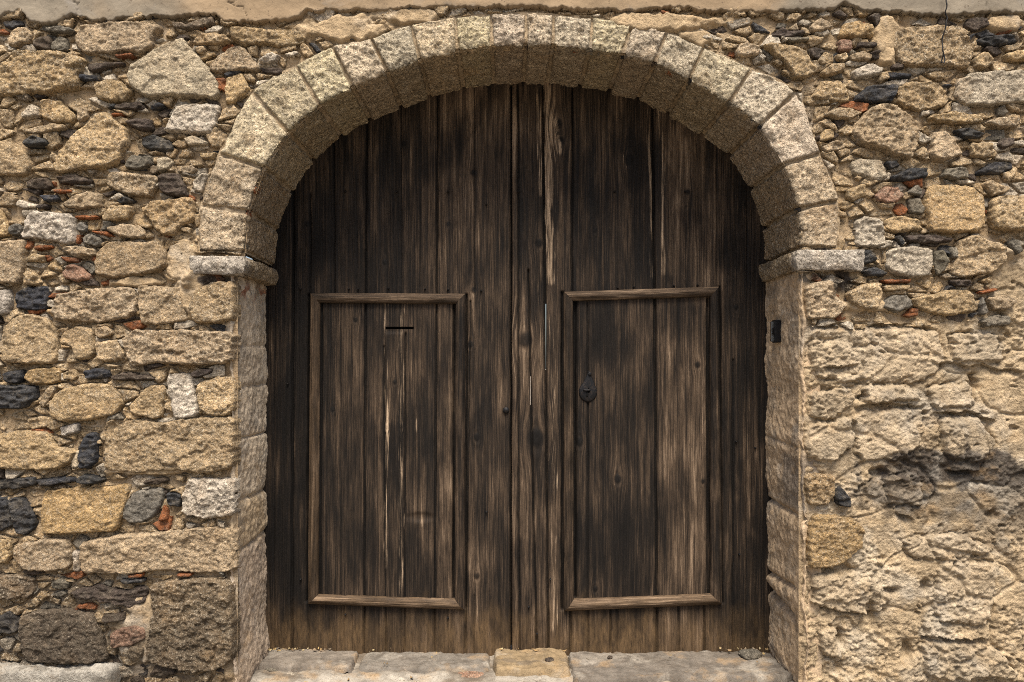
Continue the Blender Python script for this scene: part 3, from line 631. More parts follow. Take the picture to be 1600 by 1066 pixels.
# ledges with open joints beneath them
def ledge(pts, depth, seed):
    global hr
    yy = np.interp(PXg, [p[0] for p in pts], [p[1] for p in pts]) + 5 * perlin(PXg / 25, PXg * 0, seed) + 2 * perlin(PXg / 7, PXg * 0, seed + 1)
    on = sstep(pts[0][0] - 5, pts[0][0] + 15, PXg) * sstep(pts[-1][0] + 5, pts[-1][0] - 15, PXg)
    q = PYg - yy
    hr += on * (-depth * np.exp(-(np.clip(q, 0, None) / 9.0) ** 1.5) * (q >= 0) + 0.5 * depth * np.exp(-(np.clip(-q, 0, None) / 16.0)) * (q < 0))
ledge([(1262, 502), (1330, 505), (1420, 505), (1460, 512)], 0.035, 201); ledge([(1285, 573), (1330, 570)], 0.03, 203)
ledge([(1335, 633), (1420, 630), (1440, 640)], 0.03, 205); ledge([(1460, 643), (1530, 645), (1560, 660)], 0.03, 207)
ledge([(1480, 735), (1530, 736)], 0.04, 209); ledge([(1400, 800), (1430, 812)], 0.03, 211); ledge([(1255, 887), (1310, 890)], 0.03, 213)
ledge([(1440, 995), (1550, 1000)], 0.035, 215); ledge([(1460, 565), (1540, 572), (1600, 580)], 0.022, 217)
for hx, hy, w_, h_ in ((1375, 740, 14, 8), (1360, 955, 8, 16), (1315, 998, 8, 16), (1420, 1020, 9, 16), (1450, 918, 8, 10), (1555, 805, 8, 8), (1393, 925, 14, 5), (1350, 620, 4, 9), (1255, 725, 14, 5), (1525, 595, 6, 14)):
    hr -= 0.05 * np.exp(-(((PXg - hx + 4 * perlin(PYg / 9, PXg / 9, 12)) / w_) ** 2 + ((PYg - hy) / h_) ** 2) ** 1.5)
hb = hb * (1 - mr) + hr * mr
hb = np.where(d_open > -0.03, np.minimum(hb, 0.0 - 0.02 * sstep(-0.025, 0.0, d_open)), hb)
Cb = np.empty(X.shape + (4,)); Cb[..., 3] = 1
mcol = np.array([0.27, 0.195, 0.118]); rcol = np.array([0.36, 0.272, 0.17])
tone = (1 + 0.22 * fbm(X * 2.2, Z * 2.2, 63, 4))[..., None]
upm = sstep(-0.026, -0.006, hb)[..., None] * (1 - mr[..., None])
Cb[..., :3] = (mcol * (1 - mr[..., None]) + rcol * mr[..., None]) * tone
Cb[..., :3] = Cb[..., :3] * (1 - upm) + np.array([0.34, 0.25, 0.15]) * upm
lime = sstep(0.2, 0.55, fbm(X * 3.1, Z * 3.4, 65, 5))[..., None] * mr[..., None]
Cb[..., :3] = Cb[..., :3] * (1 - 0.45 * lime) + np.array([0.43, 0.38, 0.30]) * 0.45 * lime
lg = (np.exp(-(((PXg - 1470) / 150) ** 2 + ((PYg - 770) / 60) ** 2)) * sstep(-0.3, 0.3, fbm(X * 6, Z * 8, 263, 4)))[..., None] * mr[..., None] * 0.75
Cb[..., :3] = Cb[..., :3] * (1 - lg) + np.array([0.30, 0.275, 0.235]) * lg
bm_ = (blk > 0.012)[..., None] * mr[..., None] * 0.7
Cb[..., :3] = Cb[..., :3] * (1 - bm_) + np.array([0.36, 0.285, 0.195]) * (0.80 + 0.4 * (np.round(blk * 500) % 3)[..., None] / 3) * bm_
Cb[..., :3] = Cb[..., :3] * (1 - dirt) + np.array([0.04, 0.033, 0.028]) * dirt
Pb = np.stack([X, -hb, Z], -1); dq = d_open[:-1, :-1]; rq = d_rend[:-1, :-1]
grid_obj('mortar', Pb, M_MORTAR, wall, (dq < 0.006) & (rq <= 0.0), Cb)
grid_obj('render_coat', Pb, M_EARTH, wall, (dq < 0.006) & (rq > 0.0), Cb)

# plaster band along the top
crk = np.abs(perlin(X * 1.7, Z * 0.7, 140) + 0.10 * perlin(X * 23, Z * 23, 141) + 0.08 * perlin(X * 7, Z * 7, 142)); crack = sstep(0.009, 0.0, crk)
hp = -0.03 + 0.048 * (1 - (1 - np.clip(d_plas / 0.007, 0, 1)) ** 2) + 0.004 * fbm(X * 5, Z * 5, 145, 4) * sstep(0, 0.02, d_plas) - 0.006 * crack
Cp = np.empty(X.shape + (4,)); Cp[..., 3] = 1
gl = (sstep(-1.35, -1.9, X + 0.3 * fbm(X * 3, Z * 3, 150, 3)) + sstep(1.25, 1.5, X + 0.2 * fbm(X * 3, Z * 3, 151, 3)))[..., None]
Cp[..., :3] = np.array([0.215, 0.156, 0.097]) * (1 - np.clip(gl, 0, 1)) + np.array([0.175, 0.148, 0.112]) * np.clip(gl, 0, 1)
Cp[..., :3] *= (1 - 0.5 * crack)[..., None]
low = sstep(0.03, 0.0, d_plas + 0.012 * fbm(X * 9, Z * 9, 155, 3))[..., None] * 0.4
Cp[..., :3] = Cp[..., :3] * (1 - low) + np.array([0.16, 0.125, 0.085]) * low
grid_obj('plaster_band', np.stack([X, -hp, Z], -1), M_PLASTER, wall, d_plas[:-1, :-1] > -0.003, Cp)

# ---------------------------------------------------------------- arch ring: one mesh per voussoir, face and soffit
arch = raw('arch', np.array([[-1.4, 0.06, 1.9], [-1.41, 0.06, 1.9], [-1.41, 0.07, 1.9]]), np.array([[0, 1, 2]]), M_MORTAR, wall) if False else None
DEPTH = 0.535
tgt_out = lambda p: np.array([float(WX(p[0])), float(WZ(p[1]))])
# bedding behind the voussoirs (seen as the joints)
N = 20
def curve(pts, n):
    P = np.array([tgt_out(p) for p in pts]); k = np.linspace(0, len(P) - 1, n); i = np.minimum(k.astype(int), len(P) - 2); f = (k - i)[:, None]
    # Catmull-Rom
    p0 = P[np.maximum(i - 1, 0)]; p1 = P[i]; p2 = P[i + 1]; p3 = P[np.minimum(i + 2, len(P) - 1)]
    return 0.5 * ((2 * p1) + (-p0 + p2) * f + (2 * p0 - 5 * p1 + 4 * p2 - p3) * f ** 2 + (-p0 + 3 * p1 - 3 * p2 + p3) * f ** 3)
SUBV = 40
ci = curve(JI, N * SUBV + 1); co = curve(JO, N * SUBV + 1)
def ring_profile(Oi, Oo, sink, rim):
    """rows: from outer edge over the face, round the arris, along the soffit"""
    rad = Oo - Oi; L = np.linalg.norm(rad, axis=1, keepdims=True); rad = rad / L
    return rad, L
face_t = np.linspace(0, 1, 44); soff = np.linspace(0, 1, 84)
arch_root = None
def build_ring(i0, i1, name, parent, joint, seed, cfun, mat):
    a = ci[i0:i1 + 1]; b = co[i0:i1 + 1]; n = len(a)
    rad = b - a; L = np.linalg.norm(rad, axis=1); rad = rad / L[:, None]
    step = np.linalg.norm(np.diff(a, axis=0), axis=1); arc = np.concatenate([[0], np.cumsum(step)])
    dj = np.minimum(arc, arc[-1] - arc)                              # distance to the nearer joint along intrados
    rows = []; tag_f = []
    for q in face_t: rows.append((1 - q, None))                      # face from outer edge down to the arris
    for q in soff[1:]: rows.append((None, q))
    m = len(rows); P = np.zeros((m, n, 3)); Nn = np.zeros((m, n, 3)); U = np.zeros((m, n)); Vv = np.zeros((m, n)); E = np.zeros((m, n))
    for r, (ft, st) in enumerate(rows):
        if ft is not None:
            base = a + rad * (L * ft)[:, None]; P[r, :, 0] = base[:, 0]; P[r, :, 2] = base[:, 1]
            Nn[r, :, 1] = -1; Vv[r] = -L * ft; E[r] = np.minimum(L * (1 - ft), dj * (1 + ft * 0.9))
            ar = np.exp(-(L * ft) / 0.010); Nn[r, :, 0] = -rad[:, 0] * ar * 0.9; Nn[r, :, 2] = -rad[:, 1] * ar * 0.9
            P[r, :, 1] += 0.010 * ar
        else:
            P[r, :, 0] = a[:, 0]; P[r, :, 2] = a[:, 1]; P[r, :, 1] = st * DEPTH
            ar = np.exp(-st * DEPTH / 0.010); Nn[r, :, 0] = -rad[:, 0]; Nn[r, :, 2] = -rad[:, 1]; Nn[r, :, 1] = -0.9 * ar
            P[r, :, 0] += rad[:, 0] * 0.008 * ar; P[r, :, 2] += rad[:, 1] * 0.008 * ar
            Vv[r] = st * DEPTH; E[r] = dj
        U[r] = arc + i0 * 0.013
    Nn /= np.linalg.norm(Nn, axis=2, keepdims=True)
    if joint:
        E = E + 0.005 * perlin(U * 25, Vv * 25, seed + 3) + 0.002 * perlin(U * 60, Vv * 60, seed + 4) - 0.0025
        t_ = np.clip(E / 0.019, 0, 1); rim = 1 - (1 - t_) ** 2.4
        rs = random.Random(seed); top = 0.006 + rs.uniform(0, 0.010)
        h = -0.030 + (top + 0.030) * rim + rim * (0.006 * fbm(U * 8, Vv * 8, seed, 2) + np.where(Vv < 0, 1.0, 0.6) * (facets(U, Vv, 0.06, seed + 2, 0.2) + facets(U, Vv, 0.024, seed + 6, 0.34) + facets(U, Vv, 0.012, seed + 12, 0.4)))
    else:
        h = -0.007 + 0.004 * fbm(U * 15, Vv * 15, seed, 3) + 0.007 * fbm(U * 3.1, Vv * 3.1, seed + 2, 2)
    P = P + Nn * h[..., None]
    C = np.empty((m, n, 4)); C[..., :3] = cfun; C[..., 3] = 1.0
    if joint:                                       # dark mossy grime that has settled along the lower arris
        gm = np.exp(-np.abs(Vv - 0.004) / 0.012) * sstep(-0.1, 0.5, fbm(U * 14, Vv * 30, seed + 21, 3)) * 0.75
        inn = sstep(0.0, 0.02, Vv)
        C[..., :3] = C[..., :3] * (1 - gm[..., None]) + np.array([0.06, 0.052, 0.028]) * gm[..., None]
        if i0 == 0:
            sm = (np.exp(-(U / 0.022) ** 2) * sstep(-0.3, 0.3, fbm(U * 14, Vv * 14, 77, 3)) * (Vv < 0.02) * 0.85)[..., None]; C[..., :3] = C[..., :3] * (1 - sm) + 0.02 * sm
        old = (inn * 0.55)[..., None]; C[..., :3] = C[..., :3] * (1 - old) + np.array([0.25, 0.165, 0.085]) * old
    return grid_obj(name, P, mat, parent, cols=C, flip=False)
arch = build_ring(0, N * SUBV, 'arch', wall, False, 300, np.array([0.31, 0.235, 0.15]), M_MORTAR)
for k in range(N):
    rs = random.Random(900 + k); v = rs.uniform(0.82, 1.12)
    base = np.array([0.58, 0.475, 0.335]) * np.array([1, 1 + rs.uniform(-.04, .03), 1 + rs.uniform(-.14, .08)]) if 2 <= k <= 17 else np.array([0.46, 0.355, 0.235])
    build_ring(k * SUBV, (k + 1) * SUBV, 'voussoir', arch, True, 400 + k * 11, base * v, M_STONE)

# ---------------------------------------------------------------- imposts: moulded stone blocks returning into the reveal
def impost(poly, inner_px, side, seed):
    P = [tgt_out(p) for p in poly]; zt = max(p[1] for p in P); zb = min(p[1] for p in P); zc = (zt + zb) / 2
    xi = float(WX(inner_px)); xo = min(p[0] for p in P) if side < 0 else max(p[0] for p in P)
    fy = -0.035
    # path of the outer face seen from above: outer end -> face -> corner -> along reveal
    path = []
    for q in np.linspace(0, 1, 8): path.append((xo, 0.06 + (fy - 0.06) * q, -side * -1.0, 0))
    nx = 60
    for q in np.linspace(0, 1, nx)[1:]: path.append((xo + (xi - xo) * q, fy, 0, -1))
    for q in np.linspace(0, 1, 100)[1:]: path.append((xi, fy + (DEPTH - fy) * q, 1, 0))
    path = np.array([(p[0], p[1]) for p in path]); sg = -side      # inner direction sign in x
    tan = np.gradient(path, axis=0); tan /= np.linalg.norm(tan, axis=1, keepdims=True) + 1e-9
    # smooth tangent for round corners
    for _ in range(3): tan[1:-1] = (tan[:-2] + tan[1:-1] + tan[2:]) / 3
    nrm = np.stack([tan[:, 1], -tan[:, 0]], 1)
    if side < 0: pass
    else: nrm = -nrm
    arc = np.concatenate([[0], np.cumsum(np.linalg.norm(np.diff(path, axis=0), axis=1))])
    prof = []
    H = zt - zb
    for q in np.linspace(0, 1, 10): prof.append((-0.08 + 0.08 * q, zt))
    for q in np.linspace(0, 1, 18)[1:]: prof.append((0.004 * math.sin(q * math.pi) - 0.012 * q ** 3, zt - H * q))
    for q in np.linspace(0, 1, 10)[1:]: prof.append((-0.012 - 0.08 * q, zb - 0.004 * q))
    prof = np.array(prof); m = len(prof); n = len(path)
    V = np.zeros((m, n, 3)); U = np.tile(arc, (m, 1)); W_ = np.tile(np.concatenate([[0], np.cumsum(np.linalg.norm(np.diff(prof, axis=0), axis=1))])[:, None], (1, n))
    off = prof[:, 0][:, None] + 0.0055 * fbm(U * 12, W_ * 12, seed, 4) + 0.003 * ridged(U * 40, W_ * 40, seed + 4, 2) + 0 * U
    V[..., 0] = path[:, 0] + nrm[:, 0] * off; V[..., 1] = path[:, 1] + nrm[:, 1] * off
    V[..., 2] = prof[:, 1][:, None] + 0.005 * fbm(U * 9, W_ * 9, seed + 8, 3)
    C = np.empty((m, n, 4)); C[..., :3] = np.array([0.52, 0.455, 0.375]); C[..., 3] = 1
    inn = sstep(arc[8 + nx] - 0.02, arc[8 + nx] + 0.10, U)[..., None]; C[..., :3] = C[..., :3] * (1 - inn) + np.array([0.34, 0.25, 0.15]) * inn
    dk = sstep(0.15, 0.55, fbm(U * 7, W_ * 10, seed + 30, 4))[..., None] * 0.45; C[..., :3] = C[..., :3] * (1 - dk) + np.array([0.09, 0.08, 0.07]) * dk
    return grid_obj('impost', V, M_STONE, wall, cols=C, flip=side > 0)
impost(IMPOST_L, 385, -1, 500); impost(IMPOST_R, 1241, 1, 520)

# ---------------------------------------------------------------- jambs (reveals)
def jamb(px_edge, side, ztop, joints, seed, cfun, arris):
    zz = np.arange(-0.10, ztop, G); prof = []
    for q in np.linspace(0.09, 0.012, 14): prof.append((q, 0.0, 0))          # lap on the wall face, under the quoins
    for q in np.linspace(0.004, DEPTH, 105): prof.append((0.0, q, 1))
    prof = np.array(prof); n = len(prof); m = len(zz)
    A = np.tile(prof[:, 0], (m, 1)); Y = np.tile(prof[:, 1], (m, 1)); on = np.tile(prof[:, 2], (m, 1)); ZZ = np.tile(zz[:, None], (1, n))
    x0 = float(WX(px_edge)) - side * arris(zz)[:, None]                       # arris() positive = opening wider
    depth = Y - A
    rel = 0.007 * fbm(depth * 4, ZZ * 3, seed, 2) + 0.004 * fbm(depth * 30, ZZ * 30, seed + 3, 3, 0.6) + 0.6 * facets(depth, ZZ, 0.05, seed + 5, 0.2)
    rel = rel + np.exp(-np.abs(depth) / 0.035) * (0.010 * fbm(depth * 12 + 5, ZZ * 14, seed + 60, 4) - 0.004)
    for (za, slope, wdt, dep, y0) in joints:
        c_ = za + slope * Y + 0.006 * perlin(Y * 18, ZZ * 0, seed + 9)
        rel -= dep * np.exp(-np.abs((ZZ - c_) / wdt) ** 1.6) * sstep(y0 - 0.03, y0 + 0.02, Y + 0.001)
    ar = np.exp(-np.maximum(A, Y) / 0.018)
    V = np.zeros((m, n, 3))
    V[..., 0] = x0 + side * A - side * -0.0 + side * (-1) * np.where(on > 0, rel, rel * ar) + side * 0.008 * ar
    ext = 0.030 + 0.030 * fbm(zz * 6, zz * 0, seed + 40, 4)[:, None] + 0.012 * perlin(zz * 40, zz * 0, seed + 44)[:, None]
    lap = 0.022 - (0.034 if side < 0 else 0.024) * sstep(np.maximum(ext, 0.012), 0.0, A) - 0.8 * rel
    V[..., 1] = np.where(on > 0, Y - 0.012 * np.exp(-Y / 0.03), lap) + 0.008 * ar
    return grid_obj('jamb', V + np.stack([0 * A, 0 * A, ZZ], -1), M_PLASTER if False else M_EARTHJ, wall, cols=cfun(Y, ZZ), flip=side < 0)
M_EARTHJ = mat_earth('jamb_render', 0.5)
def colL(Y, ZZ):
    C = np.empty(Y.shape + (4,)); C[..., 3] = 1
    st = sstep(1.22, 1.14, ZZ + 0.05 * fbm(Y * 8, ZZ * 8, 600, 3))[..., None]
    pl = np.array([0.46, 0.375, 0.275]) * (1 - 0.3 * sstep(0.1, 0.5, fbm(Y * 6, ZZ * 4, 601, 4)))[..., None]
    so = np.array([0.42, 0.315, 0.205]) * (1 + 0.18 * fbm(Y * 3, ZZ * 3, 603, 3))[..., None]
    C[..., :3] = pl * (1 - st) + so * st
    for za_, zb_, cc_ in ((0.875, 1.175, (0.47, 0.39, 0.29)), (0.62, 0.875, (0.36, 0.275, 0.175)), (1.42, 1.62, (0.37, 0.30, 0.22))):
        q_ = (sstep(za_ - 0.01, za_ + 0.01, ZZ + 0.02 * Y) * sstep(zb_ + 0.01, zb_ - 0.01, ZZ + 0.02 * Y))[..., None] * 0.7; C[..., :3] = C[..., :3] * (1 - q_) + np.array(cc_) * q_
    gy = sstep(0.15, 0.55, fbm(Y * 9, ZZ * 6, 606, 4))[..., None] * 0.5; C[..., :3] = C[..., :3] * (1 - gy) + np.array([0.22, 0.185, 0.145]) * gy
    base = sstep(0.66, 0.60, ZZ)[..., None]; C[..., :3] = C[..., :3] * (1 - 0.6 * base) + np.array([0.33, 0.265, 0.21]) * 0.6 * base
    red = (np.exp(-((ZZ - 1.90) / 0.04) ** 2) * sstep(0.1, 0.4, fbm(Y * 9, ZZ * 20, 604, 2)))[..., None]; C[..., :3] = C[..., :3] * (1 - red) + np.array([0.24, 0.09, 0.045]) * red
    return C
def colR(Y, ZZ):
    C = np.empty(Y.shape + (4,)); C[..., 3] = 1
    C[..., :3] = np.array([0.40, 0.295, 0.19]) * (1 + 0.15 * fbm(Y * 4, ZZ * 3, 610, 4))[..., None]
    gr = sstep(0.25, 0.5, fbm(Y * 7, ZZ * 5, 612, 4))[..., None]; C[..., :3] = C[..., :3] * (1 - 0.6 * gr) + np.array([0.17, 0.135, 0.10]) * 0.6 * gr
    st = (sstep(1.12, 1.06, ZZ) * sstep(0.80, 0.86, ZZ) * sstep(0.30, 0.22, Y + 0.05 * fbm(Y * 8, ZZ * 8, 614, 2)))[..., None]
    C[..., :3] = C[..., :3] * (1 - st) + np.array([0.20, 0.16, 0.12]) * st
    return C
zt_l = float(WZ(420)); zt_r = float(WZ(412))
jamb(JAMB_L, -1, zt_l, [(1.175, -0.01, 0.006, 0.014, 0.0), (0.875, -0.02, 0.012, 0.016, 0.0), (0.62, 0.05, 0.012, 0.016, 0.0), (1.42, 0.02, 0.012, 0.010, 0.0), (1.62, 0.03, 0.014, 0.008, 0.1)], 620, colL,
     lambda z: 0.007 * fbm(z * 3, z * 0, 630, 3) + 0.02 * sstep(0.25, 0.0, z))
jamb(JAMB_R, 1, zt_r, [(0.80, 0.03, 0.012, 0.022, 0.0), (0.45, -0.06, 0.016, 0.030, 0.12), (0.27, 0.12, 0.02, 0.04, 0.15), (1.13, 0.05, 0.01, 0.008, 0.0)], 640, colR,
     lambda z: 0.013 * fbm(z * 4, z * 0, 650, 2) - 0.03 * sstep(0.9, 0.2, z) * (0.6 + 0.5 * fbm(z * 6, z * 0, 651, 2)))

# wall core behind the facing (gives the wall its thickness to the sides and above)
def boxes(name, L, mat, parent, colr=(0.36, 0.29, 0.2)):
    V = []; F = []
    for (x0, x1, y0, y1, z0, z1) in L:
        b = len(V); V += [(x, y, z) for z in (z0, z1) for y in (y0, y1) for x in (x0, x1)]
        F += [[b + i for i in f] for f in ((0, 2, 3, 1), (4, 5, 7, 6), (0, 1, 5, 4), (2, 6, 7, 3), (0, 4, 6, 2), (1, 3, 7, 5))]
    o = raw(name, np.array(V, float), np.array(F), mat, parent, np.tile([*colr, 1.0], (len(V), 1)))
    o.data.polygons.foreach_set('use_smooth', np.zeros(len(F), bool)); return o
xl, xr, zt = xs[0], xs[-1], zs[-1]
boxes('wall_core', [(-7, float(WX(300)), 0.066, 0.49, -0.2, 4.6), (float(WX(1318)), 7, 0.066, 0.49, -0.2, 4.6),
                    (float(WX(300)) + .001, float(WX(1318)) - .001, 0.066, 0.49, float(WZ(17)), 4.6),
                    (-7, xl + 0.004, -0.004, 0.06, -0.2, 4.6), (xr - 0.008, 7, -0.004, 0.06, -0.2, 4.6), (xl + 0.005, xr - 0.009, -0.026, 0.06, zt - 0.02, 4.6)], M_PLASTER, wall)

# plinth ledge at the foot, lower left
px0, px1 = float(WX(-200)), float(WX(190)); U = np.arange(px0, px1, 0.006); prof = []
for q in np.linspace(0, 1, 14): prof.append((0.05 - 0.13 * q, 0.105))
for q in np.linspace(0, 1, 26)[1:]: prof.append((-0.08 - 0.008 * q, 0.105 - 0.30 * q))
prof = np.array(prof); UU = np.tile(U, (len(prof), 1)); AA = np.tile(np.concatenate([[0], np.cumsum(np.linalg.norm(np.diff(prof, axis=0), axis=1))])[:, None], (1, len(U)))
endr = np.clip((px1 - UU) / 0.03, 0, 1); endf = 1 - (1 - endr) ** 2
rel = 0.016 * fbm(UU * 7, AA * 9, 700, 4) + 0.007 * ridged(UU * 25, AA * 25, 703, 3)
V = np.stack([UU, prof[:, 0][:, None] * endf + 0.05 * (1 - endf) - 0.6 * rel, prof[:, 1][:, None] + rel - 0.02 * (1 - endf)], -1)
C = np.empty(UU.shape + (4,)); C[..., :3] = np.array([0.29, 0.265, 0.225]); C[..., 3] = 1
dk = sstep(0.0, 0.5, fbm(UU * 8, AA * 8, 705, 4))[..., None] * 0.6; C[..., :3] = C[..., :3] * (1 - dk) + np.array([0.10, 0.085, 0.065]) * dk
grid_obj('plinth', V, M_EARTH, wall, cols=C)

# ---------------------------------------------------------------- the door leaves
KNOTS = [(601, 410, 6), (740, 453, 7), (617, 597, 5), (605, 665, 6), (627, 665, 6), (745, 683, 8), (735, 538, 7), (740, 270, 7), (631, 225, 6), (520, 640, 5), (556, 500, 5), (700, 350, 5), (745, 900, 7), (480, 350, 6),
         (820, 531, 17), (838, 684, 19), (871, 194, 12), (876, 220, 9), (984, 250, 11), (965, 748, 9), (930, 920, 6), (1098, 752, 5), (1090, 570, 7), (1150, 480, 6), (905, 690, 9), (1075, 300, 6), (930, 360, 5), (842, 380, 9)]
WEAR = [(842, 135, 844, 300, 6, 0.40), (856, 130, 860, 440, 10, 0.49), (866, 160, 868, 330, 6, 0.36), (868, 190, 873, 235, 9, 0.46), (862, 420, 866, 980, 9, 0.34), (1013, 175, 1018, 430, 6, 0.36), (1030, 175, 1036, 300, 8, 0.44), (1034, 230, 1037, 425, 7, 0.42), (604, 470, 604, 885, 6, 0.36), (628, 480, 627, 940, 7, 0.36), (617, 470, 614, 560, 7, 0.2),
        (842, 420, 842, 740, 24, 0.27), (834, 720, 838, 1000, 22, 0.20), (862, 380, 868, 760, 14, 0.18), (935, 480, 950, 880, 7, 0.22), (955, 470, 958, 700, 5, 0.25), (975, 520, 982, 900, 5, 0.22), (925, 560, 925, 900, 8, 0.16), (1050, 500, 1055, 900, 22, 0.10), (985, 580, 987, 700, 4, 0.26),
        (540, 538, 541, 546, 20, 0.25), (657, 812, 657, 820, 16, 0.32), (650, 662, 650, 670, 4, 0.4), (512, 480, 515, 700, 5, 0.15), (735, 560, 738, 900, 16, 0.10), (690, 540, 695, 700, 12, 0.16), (552, 990, 556, 1012, 12, 0.2), (500, 970, 502, 985, 16, 0.2),
        (1170, 600, 1168, 780, 3, 0.25), (1150, 860, 1152, 862, 12, 0.2), (905, 960, 905, 1012, 8, 0.2)]
SEAMS = {-1: [(459, 455, 100, 1030, 1.6, .010), (573, 568, 100, 1030, 1.3, .008), (684, 679, 100, 1030, 1.3, .008), (735, 727, 470, 1030, 1.0, .006), (521, 523, 100, 460, 1.0, .006), (627, 627, 100, 1030, 0.8, .004), (741, 741, 100, 455, 0.9, .005), (485, 481, 300, 1030, 1.0, .007),
              (512, 511, 470, 940, 0.8, .004), (533, 532, 470, 1030, 0.8, .004), (600, 603, 540, 1030, 1.0, .005), (634, 632, 520, 1030, 1.0, .006), (710.5, 709, 474, 936, 2.0, .012), (503, 500, 474, 930, 1.5, .008), (484, 480, 459, 942, 2.4, .014), (729, 728, 459, 952, 1.6, .010), (502, 502, 945, 1030, .8, .004), (550, 550, 960, 1030, .7, .004), (741, 740, 930, 1030, .8, .005), (538, 536, 945, 1030, .7, .004), (658, 656, 200, 450, .7, .003), (430, 428, 330, 1030, .8, .004)],
         1: [(848, 857, 100, 1030, 1.4, .012), (809, 811, 100, 1030, 1.2, .007), (826, 828, 420, 560, 1.0, .009), (828, 839, 560, 1030, 1.2, .009), (895, 891, 100, 1030, 1.3, .008), (1020, 1027, 100, 1030, 1.6, .011), (1120, 1120, 160, 450, 0.8, .004),
             (918, 919, 470, 1030, 1.0, .006), (954, 954, 940, 1030, 1.1, .007), (964, 964, 945, 1030, .9, .006), (1061, 1061, 945, 1030, 1.1, .006), (1101, 1101, 945, 1030, 1.3, .008), (1146, 1146, 560, 1030, 1.0, .006), (1168, 1166, 180, 1030, .8, .004), (940, 940, 160, 455, .7, .003), (1070, 1072, 200, 450, .7, .003), (1106, 1107, 465, 930, 2.2, .012), (898, 898, 470, 935, 2.4, .014), (879, 879, 456, 953, 1.8, .010), (1124, 1129, 448, 943, 1.6, .010)]}
def board(px, py, planks_seams, seed, side):
    """surface of the boards in door pixels -> relief, tint, grain"""
    grime_shade = np.zeros(px.shape); seam = np.zeros(px.shape); ids = np.zeros(px.shape)
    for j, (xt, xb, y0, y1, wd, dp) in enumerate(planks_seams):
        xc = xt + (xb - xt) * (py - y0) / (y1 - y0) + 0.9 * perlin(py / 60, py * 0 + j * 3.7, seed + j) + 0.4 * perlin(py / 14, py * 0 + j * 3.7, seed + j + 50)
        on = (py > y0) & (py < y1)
        gq = np.where(on, np.exp(-np.abs((px - xc) / (wd * 1.2)) ** 1.6), 0); k_ = 1.0 if wd >= 1.0 else 0.55; seam = np.maximum(seam, dp * 2.0 * k_ * gq); grime_shade = np.maximum(grime_shade, k_ * gq)  # darkens seams: joint dirt plus painted shade of the deep gaps
        if y0 == 100: ids += np.where(px > xt + (xb - xt) * (py - y0) / (y1 - y0), j + 1.37, 0)
    ii = np.round(ids * 100).astype(np.int64); pr = rnd(ii, ii * 0 + 1, seed); pr2 = rnd(ii, ii * 0 + 2, seed)
    u = px / SD; v = py / SD
    u = u + 0.004 * perlin(v * 1.6, pr * 50, seed + 70) + 0.0012 * perlin(v * 9, px / 20, seed + 71)
    ring_ = np.zeros(px.shape); kn = np.zeros(px.shape)
    for (kx, ky, kr) in KNOTS:
        dx = px - kx; dy = (py - ky) / 1.9; r2 = (dx * dx + dy * dy) / (kr * kr)
        e = np.exp(-r2 / 1.6); u = u - (dx / SD) * 0.75 * e
        kn = np.maximum(kn, np.exp(-((dx * dx + (py - ky) ** 2 * 0.8) / (kr * 0.62) ** 2) ** 2)); ring_ += 0.0016 * np.sin(np.sqrt(r2) * 9) * np.exp(-r2 * 1.2)
    u = u + kn * 0.05 * np.sqrt(np.maximum(0, ((px % 7) * 0)))
    wear = np.zeros(px.shape)
    for (kx, ky, kr) in KNOTS:
        rr_ = np.sqrt((px - kx) ** 2 + ((py - ky) / 1.25) ** 2) / kr; wear = np.maximum(wear, 0.26 * np.exp(-((rr_ - 0.95) / 0.28) ** 2))
    for j, (x0, y0, x1, y1, wd, st) in enumerate(WEAR):
        xc = x0 + (x1 - x0) * np.clip((py - y0) / (y1 - y0 + 1e-6), 0, 1) + wd * 0.5 * perlin(py / 35, py * 0, seed + 90 + j)
        ey = np.where(py < y0, (y0 - py) / 14, np.where(py > y1, (py - y1) / 14, 0))
        wear = np.maximum(wear, st * np.exp(-np.abs((px - xc) / wd) ** 2.6 - ey ** 2))
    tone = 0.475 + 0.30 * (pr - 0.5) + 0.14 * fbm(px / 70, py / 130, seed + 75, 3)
    tone += -0.34 * kn + 0.09 * sstep(430, 120, py) - 0.30 * grime_shade  # wood tone raised toward the top to offset shade from the soffit
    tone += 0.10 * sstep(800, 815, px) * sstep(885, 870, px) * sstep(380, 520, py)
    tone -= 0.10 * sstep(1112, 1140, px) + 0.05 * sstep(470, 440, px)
    stain_ = sstep(0.15, 0.5, fbm(px / 60, py / 150, seed + 79, 4)); tone -= 0.09 * stain_
    dust = sstep(930, 1010, py + 30 * fbm(px / 25, py / 60, seed + 77, 3)) * 0.7 * (0.45 + 0.7 * pr2)
    relief = (pr2 - 0.5) * 0.005 + 0.006 * sstep(601, 603.5, px) * sstep(632.5, 630, px) * sstep(519, 522, py) * sstep(938, 934, py) * (side < 0) + 0.0012 * perlin(u * 140, v * 3, seed + 80) + 0.0018 * perlin(u * 45, v * 2, seed + 81) + ring_ - seam + 0.002 * perlin(px / 60, py / 200, seed + 82)
    T = np.stack([np.clip(tone, 0, 1), wear, dust, np.ones_like(u)], -1)
    Gv = np.stack([u, pr * 40 + pr2 * 7, v], -1)
    return relief, T, Gv
